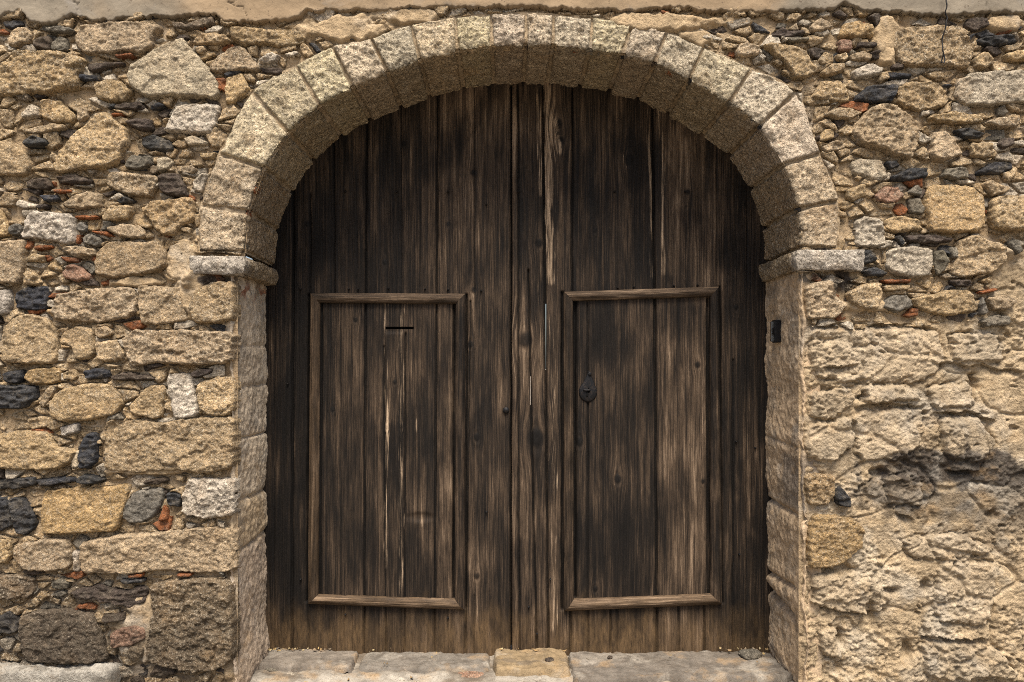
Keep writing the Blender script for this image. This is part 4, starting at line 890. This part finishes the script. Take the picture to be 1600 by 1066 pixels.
def solid_leaf(name, parent, x0, x1, y0, y1, side, holes, seed):
    dxp = 0.0032 * SD; dzp = 0.007 * SD
    xx = np.arange(x0, x1 + dxp, dxp); yy = np.arange(y1, y0 - dzp, -dzp)
    px, py = np.meshgrid(xx, yy)
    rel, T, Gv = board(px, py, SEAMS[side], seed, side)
    ex = np.minimum(px - x0, x1 - px); rel = rel - 0.012 * np.clip(1 - ex / 3.0, 0, 1) ** 2
    chip = ((px - 657) / 20) ** 2 + ((py - 808) / 7) ** 2; rel = rel - 0.007 * np.exp(-chip ** 2)
    P = np.stack([DX(px), DOORY - rel, DZ(py)], -1)
    keep = np.ones((px.shape[0] - 1, px.shape[1] - 1), bool)
    for fn in holes: keep &= ~fn(px[:-1, :-1], py[:-1, :-1])
    V, F, u = sheet(P, keep)
    Cc = T.reshape(-1, 4)[u]; Gg = Gv.reshape(-1, 3)[u]
    # back boards with the same slits, and the edges between
    cxs = np.arange(x0, x1 + 4, 4.0); cys = np.arange(y1, y0 - 6, -6.0); bx, by = np.meshgrid(np.minimum(cxs, x1), np.maximum(cys, y0))
    kb = np.ones((bx.shape[0] - 1, bx.shape[1] - 1), bool)
    for fn in holes[1:]: kb &= ~fn(bx[:-1, :-1] + 2, by[:-1, :-1] - 3, 4)
    Vb, Fb, ub = sheet(np.stack([DX(bx), DOORY + 0.045 + 0 * bx, DZ(by)], -1), kb, True)
    nb = len(Vb); n0 = len(V)
    edges = np.array([[DX(x0), DOORY + .004, DZ(y1)], [DX(x0), DOORY + .004, DZ(y0)], [DX(x0), DOORY + .045, DZ(y0)], [DX(x0), DOORY + .045, DZ(y1)],
                      [DX(x1), DOORY + .004, DZ(y1)], [DX(x1), DOORY + .004, DZ(y0)], [DX(x1), DOORY + .045, DZ(y0)], [DX(x1), DOORY + .045, DZ(y1)]], float)
    Fe = np.array([[0, 1, 2, 3], [4, 7, 6, 5]]) + n0 + nb
    Va = np.concatenate([V, Vb, edges]); Fa = np.concatenate([F, Fb + n0, Fe])
    Ca = np.concatenate([Cc, np.tile([0.3, 0, 0, 1], (nb + 8, 1))]); Ga = np.concatenate([Gg, Va[n0:]])
    return raw(name, Va, Fa, M_WOOD, parent, Ca, {'grain': Ga})
def _unused(): pass
def slot(px, py, pad=0): return (np.abs(px - 624) < 22) & (np.abs(py - 514) < 1.7)
def slit_a(px, py, pad=0): return (np.abs(px - 852.3) < 0.47 + pad) & (py > 476) & (py < 580)
def slit_b(px, py, pad=0): return (np.abs(px - 828.2) < 0.47 + pad) & (py > 590) & (py < 634)
def slit_c(px, py, pad=0): return (np.abs(px - 849.6) < 0.47 + pad) & (py > 388) & (py < 428)
door_l = tag(empty('door_leaf', (float(DX(797)), DOORY, 0.0)), 'left plank door leaf with a letter slot in its framed wicket panel', 'door', 'leaves of the arched double door')
door_r = tag(empty('door_leaf', (float(DX(800)), DOORY, 0.0)), 'right plank door leaf with an iron keyhole plate and pale worn stile', 'door', 'leaves of the arched double door')
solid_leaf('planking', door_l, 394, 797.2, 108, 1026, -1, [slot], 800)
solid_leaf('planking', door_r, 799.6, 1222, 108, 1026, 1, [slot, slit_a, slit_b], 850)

boxes('gap_backing', [(float(DX(792)), float(DX(806)), DOORY + 0.050, DOORY + 0.075, 0.01, float(DZ(110)))], M_WOOD, door_r, (0.3, 0, 0))  # unseen backing added behind the leaf joint to block sky light
def moulding(parent, a, b, c, d, seed, tone, lift=0.036, wear=0.0, dust=0.0):
    """mitred batten: a-b outer edge, d-c inner edge (door pixels); grain runs along it"""
    A, B, Cc, D = (np.array([float(DX(p[0])), float(DZ(p[1]))]) for p in (a, b, c, d))
    L = np.linalg.norm(B - A); n = max(20, int(L / 0.006)); m = 17
    s = np.linspace(0, 1, n)[None, :, None]; 
    tt = np.linspace(0, 1, m); 
    yv = np.concatenate([[0.003], lift * np.sin(np.clip(np.linspace(0.10, 0.90, m - 2), 0, 1) * math.pi) ** 0.55, [0.003]])
    tt = np.concatenate([[0.0], np.linspace(0.0, 1.0, m - 2), [1.0]])[:, None, None]
    o = A + (B - A) * s; i = D + (Cc - D) * s; P2 = o * (1 - tt) + i * tt
    sl = np.linspace(0, L, n)[None, :] + 0 * tt[..., 0]; w_ = tt[..., 0] * 0.05 + 0 * sl
    rel = 0.0022 * fbm(sl * 6, w_ * 60, seed, 4) + 0.0012 * perlin(sl * 14, w_ * 260, seed + 3)
    bow = 0.002 * np.sin(np.linspace(0, math.pi, n))[None, :]
    P = np.stack([P2[..., 0], DOORY + 0.002 - yv[:, None] - rel - bow, P2[..., 1] + 0 * sl], -1)
    T = np.empty(P.shape[:2] + (4,)); T[..., 0] = tone + 0.10 * fbm(sl * 5, w_ * 8, seed + 7, 3); T[..., 1] = wear; T[..., 2] = dust; T[..., 3] = 1
    Gv = np.stack([w_ + 0.001 * perlin(sl * 8, w_ * 10, seed + 9), np.full_like(sl, seed * 0.37), sl], -1)
    n1, n2 = B - A, D - A
    fl = (n1[0] * n2[1] - n1[1] * n2[0]) < 0
    return grid_obj('frame_moulding', P, M_WOOD, parent, cols=T, vecs={'grain': Gv}, flip=fl)
def wicket(parent, o, i, seed, tones, dusts):
    z0 = float(DZ((o[3][1] + o[2][1]) / 2))
    # thin panel of boards inside the frame, a few mm proud of the planking
    xs_ = np.arange(min(i[0][0], i[3][0]), max(i[1][0], i[2][0]), 0.0032 * SD); ys_ = np.arange(max(i[2][1], i[3][1]) + 3, min(i[0][1], i[1][1]) - 3, -0.007 * SD)
    px, py = np.meshgrid(xs_, ys_); side = -1 if parent is door_l else 1
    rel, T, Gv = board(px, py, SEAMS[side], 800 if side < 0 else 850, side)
    T[..., 0] += 0.05
    chip = ((px - 657) / 20) ** 2 + ((py - 808) / 7) ** 2; rel = rel - 0.009 * np.exp(-chip ** 2)
    P = np.stack([DX(px), DOORY - 0.006 - rel, DZ(py)], -1)
    keep = ~slot(px[:-1, :-1], py[:-1, :-1])
    wd = grid_obj('wicket_door', P, M_WOOD, parent, keep, T, {'grain': Gv})
    for k in range(4):
        moulding(wd, o[k], o[(k + 1) % 4], i[(k + 1) % 4], i[k], seed + k * 31, tones[k], wear=0.02 if k in (0, 2) else 0.0, dust=dusts[k])
    return wd
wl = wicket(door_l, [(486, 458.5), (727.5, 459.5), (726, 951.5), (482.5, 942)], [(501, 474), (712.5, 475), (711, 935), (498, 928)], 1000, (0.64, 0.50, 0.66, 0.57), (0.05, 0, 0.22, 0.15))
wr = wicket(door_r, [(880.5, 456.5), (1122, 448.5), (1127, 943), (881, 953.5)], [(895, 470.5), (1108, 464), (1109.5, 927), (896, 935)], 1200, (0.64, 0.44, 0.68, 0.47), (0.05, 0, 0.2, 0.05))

# iron keyhole plate: drop-shaped, pointed top, with its keyhole
def keyplate(parent):
    out = []
    for k in range(64):
        a = 2 * math.pi * k / 64 - math.pi / 2; c_, s_ = math.cos(a), math.sin(a)
        rx = 14.2 if s_ < 0.2 else 14.2 * (1 - ((s_ - 0.2) / 0.8) ** 1.3 * 0.62); ry = 17 if s_ < 0 else 31 * (0.35 + 0.65 * s_)
        out.append((918.5 + rx * c_ + (1.8 * s_ if s_ > 0.5 else 0), 611 - ry * s_))
    V = []; F = []
    for lev, (k, y) in enumerate(((1.0, 0.004), (1.0, -0.010), (0.9, -0.014), (0.45, -0.016), (0.18, -0.0165))):
        for (px, py) in out: V.append((float(DX(918.5 + (px - 918.5) * k)), DOORY + y, float(DZ(611 + (py - 611) * k))))
    for lev in range(4):
        for k in range(64): F.append([lev * 64 + k, lev * 64 + (k + 1) % 64, (lev + 1) * 64 + (k + 1) % 64, (lev + 1) * 64 + k])
    kp = raw('keyhole_plate', np.array(V), np.array(F), M_IRON, parent)
    # raised escutcheon lip and pin
    V = []; F = []
    def rim(cx, cy, rx, ry, y0, y1, n=24, cap=True):
        b = len(V)
        for (k, y) in ((1.15, y0), (1.0, y1), (0.6, y1 - 0.001), (0.02, y1 - 0.001)):
            for j in range(n):
                a = 2 * math.pi * j / n; V.append((float(DX(cx + rx * k * math.cos(a))), DOORY + y, float(DZ(cy - ry * k * math.sin(a)))))
        for l in range(3):
            for j in range(n): F.append([b + l * n + j, b + l * n + (j + 1) % n, b + (l + 1) * n + (j + 1) % n, b + (l + 1) * n + j])
    rim(916.5, 609.5, 5.5, 1.8, -0.012, -0.024)
    raw('keyhole_cover', np.array(V), np.array(F), M_IRON, parent); V.clear(); F.clear(); rim(921, 584.5, 2.6, 2.6, -0.012, -0.020)
    raw('plate_boss', np.array(V), np.array(F), M_IRON, parent)
    V.clear(); F.clear(); rim(917, 616, 2.0, 4.2, -0.012, -0.0175)
    raw('keyhole', np.array(V), np.array(F), mat_plain('keyhole_black', (0.003, 0.003, 0.003), 0.9), parent)
    V.clear(); F.clear()
keyplate(wr)
def nailhead(parent, px, py, r, name='nail'):
    V = []; F = []; n = 14
    for (k, y) in ((1.0, 0.004), (1.0, -0.004), (0.75, -0.009), (0.05, -0.012)):
        for j in range(n):
            a = 2 * math.pi * j / n; V.append((float(DX(px + r * k * math.cos(a))), DOORY - 0.004 + y, float(DZ(py - r * k * math.sin(a)))))
    for l in range(3):
        for j in range(n): F.append([l * n + j, l * n + (j + 1) % n, (l + 1) * n + (j + 1) % n, (l + 1) * n + j])
    raw(name, np.array(V), np.array(F), M_IRON, parent)
nailhead(door_l, 790.5, 641, 5.2, 'bolt')
for (px, py) in ((470, 452), (545, 452), (560, 452), (607, 451), (664, 452), (700, 453), (752, 455), (470, 905), (540, 960), (700, 965), (760, 800), (450, 600), (760, 320), (540, 300), (620, 300), (700, 300)): nailhead(door_l, px, py, 1.6)
for (px, py) in ((965, 450), (990, 449), (1090, 446), (1053, 447), (826, 948), (839, 990), (810, 300), (960, 300), (1070, 300), (1150, 690), (1180, 700), (860, 905), (1155, 866)): nailhead(door_r, px, py, 1.6)

# ---------------------------------------------------------------- threshold, ground and small things
def nonuni(c0, c1, fine, far, lo, hi):
    a = list(np.arange(c0, c1, fine)); st = fine; v = a[-1]
    while v < hi: st *= 1.25; v += min(st, far); a.append(v)
    st = fine; v = a[0]; b = []
    while v > lo: st *= 1.25; v -= min(st, far); b.append(v)
    return np.array(b[::-1] + a)
gx = nonuni(-2.6, 2.7, 0.008, 60, -600, 600); gy = nonuni(-0.25, 0.56, 0.006, 60, -600, 600)
GX, GY = np.meshgrid(gx, gy)
near = np.exp(-(np.clip(np.abs(GX) - 2.5, 0, None) / 1.5) ** 2 - (np.clip(np.abs(GY) - 0.5, 0, None) / 1.5) ** 2)
gz = -0.052 + near * (0.016 * fbm(GX * 4, GY * 4, 720, 4) + 0.006 * fbm(GX * 18, GY * 18, 723, 3)) + 0.03 * sstep(0.05, 0.28, GY) * near
C = np.empty(GX.shape + (4,)); C[..., 3] = 1; k1 = sstep(0.0, 0.5, fbm(GX * 3.2, GY * 5, 730, 4))[..., None]
C[..., :3] = np.array([0.23, 0.205, 0.17]) * (1 - k1) + np.array([0.12, 0.098, 0.075]) * k1
fr = sstep(0.18, 0.30, GY)[..., None] * 0.6; C[..., :3] = C[..., :3] * (1 - fr) + np.array([0.09, 0.07, 0.05]) * fr
grid_obj('ground', np.stack([GX, GY, gz], -1), M_GROUND, cols=C)['kind'] = 'structure'

def slab(label, x0, x1, y0, y1, top, colr, seed, skew=0.0, group='stone slabs of the threshold'):
    xa = np.arange(x0 - 0.01, x1 + 0.01, 0.006); ya = np.arange(y0 - 0.01, y1 + 0.01, 0.006); XX, YY = np.meshgrid(xa, ya)
    pl = chaikin([(x0, y0 + skew), (x0 + (x1 - x0) * 0.5, y0 + 0.01), (x1, y0 - skew), (x1, y1), (x0, y1)], 0.08)
    d = sdf(XX, YY, pl) + 0.010 * fbm(XX * 9, YY * 9, seed, 3)
    t_ = np.clip(d / 0.03, 0, 1); f = 1 - (1 - t_) ** 2.3
    z = -0.11 + (top + 0.11) * f + f * (0.010 * fbm(XX * 5, YY * 5, seed + 3, 4) + 0.003 * ridged(XX * 26, YY * 26, seed + 5, 2))
    kp = d > -0.006; kf = kp[:-1, :-1] & kp[1:, :-1] & kp[:-1, 1:] & kp[1:, 1:]
    C = np.empty(XX.shape + (4,)); C[..., :3] = np.array(colr) * (1 + 0.15 * fbm(XX * 4, YY * 4, seed + 8, 3))[..., None]; C[..., 3] = 0.3
    wd_ = sstep(0.1, 0.5, fbm(XX * 7, YY * 11, seed + 15, 4))[..., None] * 0.5; C[..., :3] = C[..., :3] * (1 - wd_) + np.array([0.085, 0.07, 0.055]) * wd_
    loc = ((x0 + x1) / 2, (y0 + y1) / 2, top - 0.06)
    return tag(grid_obj('threshold_slab', np.stack([XX, YY, z], -1), M_EARTHJ, None, kf, C, loc=loc), label, 'threshold', group)
slab('long dusty threshold slab below the left door leaf, beside the left jamb', float(DX(417)), float(DX(567)), 0.25, 0.512, 0.006, (0.135, 0.115, 0.094), 740, 0.03)
slab('pale grey threshold slab below the left leaf, between the dusty slab and the ochre stone', float(DX(566)), float(DX(770)), 0.24, 0.512, -0.008, (0.13, 0.114, 0.095), 750)
slab('short rounded ochre threshold stone below the middle joint of the two door leaves', float(DX(769)), float(DX(889)), 0.19, 0.512, 0.010, (0.185, 0.135, 0.078), 760)
slab('wide brownish threshold slab below the right door leaf, chipped along its front', float(DX(883)), float(DX(1208)), 0.13, 0.512, -0.006, (0.112, 0.096, 0.079), 770, -0.02)

def ico(n=4):
    import bmesh
    bm = bmesh.new(); bmesh.ops.create_icosphere(bm, subdivisions=n, radius=1)
    V = np.array([v.co[:] for v in bm.verts]); F = np.array([[v.index for v in f.verts] for f in bm.faces]); bm.free(); return V, F
IV, IF = ico(4)
def pebble(name, label, cat, px, py, z, wpx, h, dep, kind, seed, rot=0.0, group=None, flat=0.6):
    D = (CAMZ - z) * S * CAMD / (py - CY); x = (px - CX) * D / (S * CAMD); y = D - CAMD; wd = wpx * D / (S * CAMD) / 2
    V = IV.copy(); r = 1 + 0.18 * fbm(V[:, 0] * 1.3 + V[:, 2], V[:, 1] * 1.3 - V[:, 2] * 0.7, seed, 3)
    V = V * r[:, None]; q = np.max(np.abs(V), axis=1, keepdims=True); V = V * (1 - flat * 0.45 + flat * 0.45 / np.maximum(q, 0.3) * 0.95)
    V = V * np.array([wd, dep, h]); c_, s_ = math.cos(rot), math.sin(rot)
    V = np.stack([V[:, 0] * c_ - V[:, 1] * s_, V[:, 0] * s_ + V[:, 1] * c_, V[:, 2]], 1)
    colr, gr = KIND[kind]; C = np.tile([*colr, gr], (len(V), 1))
    o = raw(name, V + np.array([x, y, z + h * 0.35]), IF, M_STONE, None, C, loc=(x, y, z)); return tag(o, label, cat, group)
gp = 'loose stones lying at the doorway'
pebble('loose_stone', 'flat pale grey stone lying on the threshold at the right jamb', 'stone', 1172, 1025, 0.0, 34, 0.022, 0.05, 'y', 1, 0.4, gp)
pebble('loose_stone', 'small yellowish pebble in the right corner of the threshold', 'stone', 1199, 1036, -0.02, 11, 0.014, 0.016, 'o', 2, 0, gp)
pebble('loose_stone', 'tiny ochre chip lying forward of the yellowish pebble by the right jamb', 'stone', 1182, 1044, -0.02, 11, 0.008, 0.014, 'g', 3, 0.5, gp)
pebble('loose_stone', 'small dark chip lying on the ochre threshold stone', 'stone', 859, 1033, 0.012, 14, 0.012, 0.018, 'n', 4, 0.3, gp)
pebble('loose_stone', 'small grey chip lying on the wide right threshold slab', 'stone', 953, 1028, 0.0, 9, 0.008, 0.012, 'n', 5, 0.8, gp)
pebble('loose_stone', 'striped blue-grey slate piece on the ground below the left jamb', 'stone', 421, 1044, -0.035, 30, 0.018, 0.07, 'y', 6, 0.9, gp)
pebble('loose_stone', 'dark flat slate chip on the ground, to the right of the striped slate piece', 'stone', 452, 1046, -0.04, 24, 0.008, 0.03, 'n', 7, 0.1, gp)
pebble('loose_stone', 'small white quartz chip on the ground at the bottom left of the doorway', 'stone', 454, 1057, -0.042, 14, 0.012, 0.018, 'w', 8, 0.2, gp)
pebble('loose_stone', 'dusty pink stone set in the cement ground before the ochre threshold stone', 'stone', 735, 1058, -0.05, 48, 0.022, 0.07, 'p', 9, 0.2, gp)
pebble('loose_stone', 'small blue-black chip on the ground before the pale grey slab', 'stone', 508, 1052, -0.045, 14, 0.008, 0.02, 'b', 10, 0.4, gp)
pebble('loose_stone', 'flat dark grey stone in the cement at the bottom edge, below the ochre threshold stone', 'stone', 812, 1064, -0.055, 50, 0.012, 0.05, 'n', 11, 0.1, gp)
pebble('loose_stone', 'worn brown stone leaning in the gap under the left jamb corner', 'stone', 398, 1030, -0.03, 26, 0.035, 0.06, 'd', 12, -0.7, gp)
pebble('loose_stone', 'long narrow brown fragment lying along the foot of the left jamb', 'stone', 362, 1052, -0.05, 70, 0.022, 0.035, 'd', 13, 0.35, gp)
pebble('loose_stone', 'pale flattened fragment at the bottom edge left of the doorway', 'stone', 322, 1063, -0.05, 44, 0.016, 0.03, 'g', 14, 0.1, gp)

# doorbell on the right reveal
xj = float(WX(JAMB_R)) - 0.010; yj = 0.30; zb = float(CAMZ + (CY - 518) * (CAMD + yj) / (S * CAMD))
bell = tag(empty('doorbell', (xj, yj, zb)), 'small black doorbell box with a chrome edge fixed to the plastered right reveal', 'doorbell')
def rbox(name, x0, x1, y0, y1, z0, z1, bev, mat, parent):
    import bmesh
    bm = bmesh.new(); bmesh.ops.create_cube(bm, size=1)
    for v in bm.verts: v.co = ((x0 + x1) / 2 + v.co.x * (x1 - x0), (y0 + y1) / 2 + v.co.y * (y1 - y0), (z0 + z1) / 2 + v.co.z * (z1 - z0))
    bmesh.ops.bevel(bm, geom=bm.edges[:], offset=bev, segments=3, affect='EDGES')
    me = bpy.data.meshes.new(name); bm.to_mesh(me); bm.free(); me.materials.append(mat)
    o = bpy.data.objects.new(name, me); col.objects.link(o); o.parent = parent; return o
M_BLK = mat_plain('black_plastic', (0.008, 0.008, 0.009), 0.25); M_CHR = mat_plain('chrome', (0.55, 0.55, 0.56), 0.2, 1.0)
rbox('housing', -0.020, 0.012, -0.032, 0.032, -0.058, 0.058, 0.005, M_BLK, bell)
rbox('trim', -0.026, -0.0205, 0.006, 0.029, -0.052, 0.052, 0.002, M_CHR, bell)
rbox('button', -0.025, -0.0195, -0.024, 0.000, -0.02, 0.02, 0.002, M_BLK, bell)

# thin wire hanging down the wall at the top right
pts = [(1469, -130), (1470, -40), (1470, 8), (1468, 25), (1471, 36), (1466, 55), (1463, 75), (1464, 90), (1463, 104), (1466, 106), (1467, 92), (1462, 90)]
V = []; F = []; n = 6; P3 = []
dense = []
for a, b in zip(pts[:-1], pts[1:]):
    for q in np.linspace(0, 1, 6, endpoint=False): dense.append((a[0] + (b[0] - a[0]) * q, a[1] + (b[1] - a[1]) * q))
for k, (a, b) in enumerate(dense):
    c_ = np.array([float(WX(a)) + 0.002 * math.sin(k * 0.9), -0.050 - 0.004 * math.sin(k * 0.5), float(WZ(b))])
    for j in range(n):
        t_ = 2 * math.pi * j / n; V.append(c_ + 0.0034 * np.array([math.cos(t_), math.sin(t_), 0.25 * math.cos(t_)]))
for k in range(len(dense) - 1):
    for j in range(n): F.append([k * n + j, k * n + (j + 1) % n, (k + 1) * n + (j + 1) % n, (k + 1) * n + j])
tag(raw('wire', np.array(V), np.array(F), M_IRON, None, loc=(float(WX(1466)), -0.05, float(WZ(100)))), 'thin dark wire hanging over the plaster and a big stone at the top right', 'wire')

# dry leaves and grit blown against the foot of the door
rs = random.Random(55); V = []; F = []; Cl = []
for k in range(150):
    if k < 80: px = rs.choice((rs.uniform(420, 620), rs.uniform(415, 480), rs.uniform(1120, 1200), rs.uniform(780, 900))); y = DOORY - 0.02 - abs(rs.gauss(0, 0.02)); z = 0.016
    else: px = rs.uniform(400, 1230); y = rs.uniform(-0.05, 0.45); z = 0.014 if y > 0.26 else -0.030
    x = (px - CX) / SD; a = rs.uniform(0, 6.28); l = rs.uniform(0.005, 0.014); w_ = l * rs.uniform(0.3, 0.6); cu = l * rs.uniform(0.1, 0.5); b = len(V)
    for q, wd in ((-1, 0.15), (-0.3, 1), (0.4, 0.8), (1, 0.1)):
        for sd in (-1, 1): V.append((x + l * q * math.cos(a) - sd * w_ * wd * math.sin(a), y + l * q * math.sin(a) + sd * w_ * wd * math.cos(a), z + cu * q * q + 0.002 * sd))
    for q in range(3): F.append([b + q * 2, b + q * 2 + 1, b + q * 2 + 3, b + q * 2 + 2])
    cc = rs.choice(((0.30, 0.21, 0.09), (0.20, 0.13, 0.06), (0.38, 0.30, 0.16), (0.12, 0.09, 0.06))); Cl += [[*cc, 0.1]] * 8
tag(raw('litter', np.array(V), np.array(F), M_EARTHJ, None, np.array(Cl), loc=(0, 0.45, 0)), 'scattered dry leaf bits and grit along the foot of the door', 'litter', None, 'stuff')
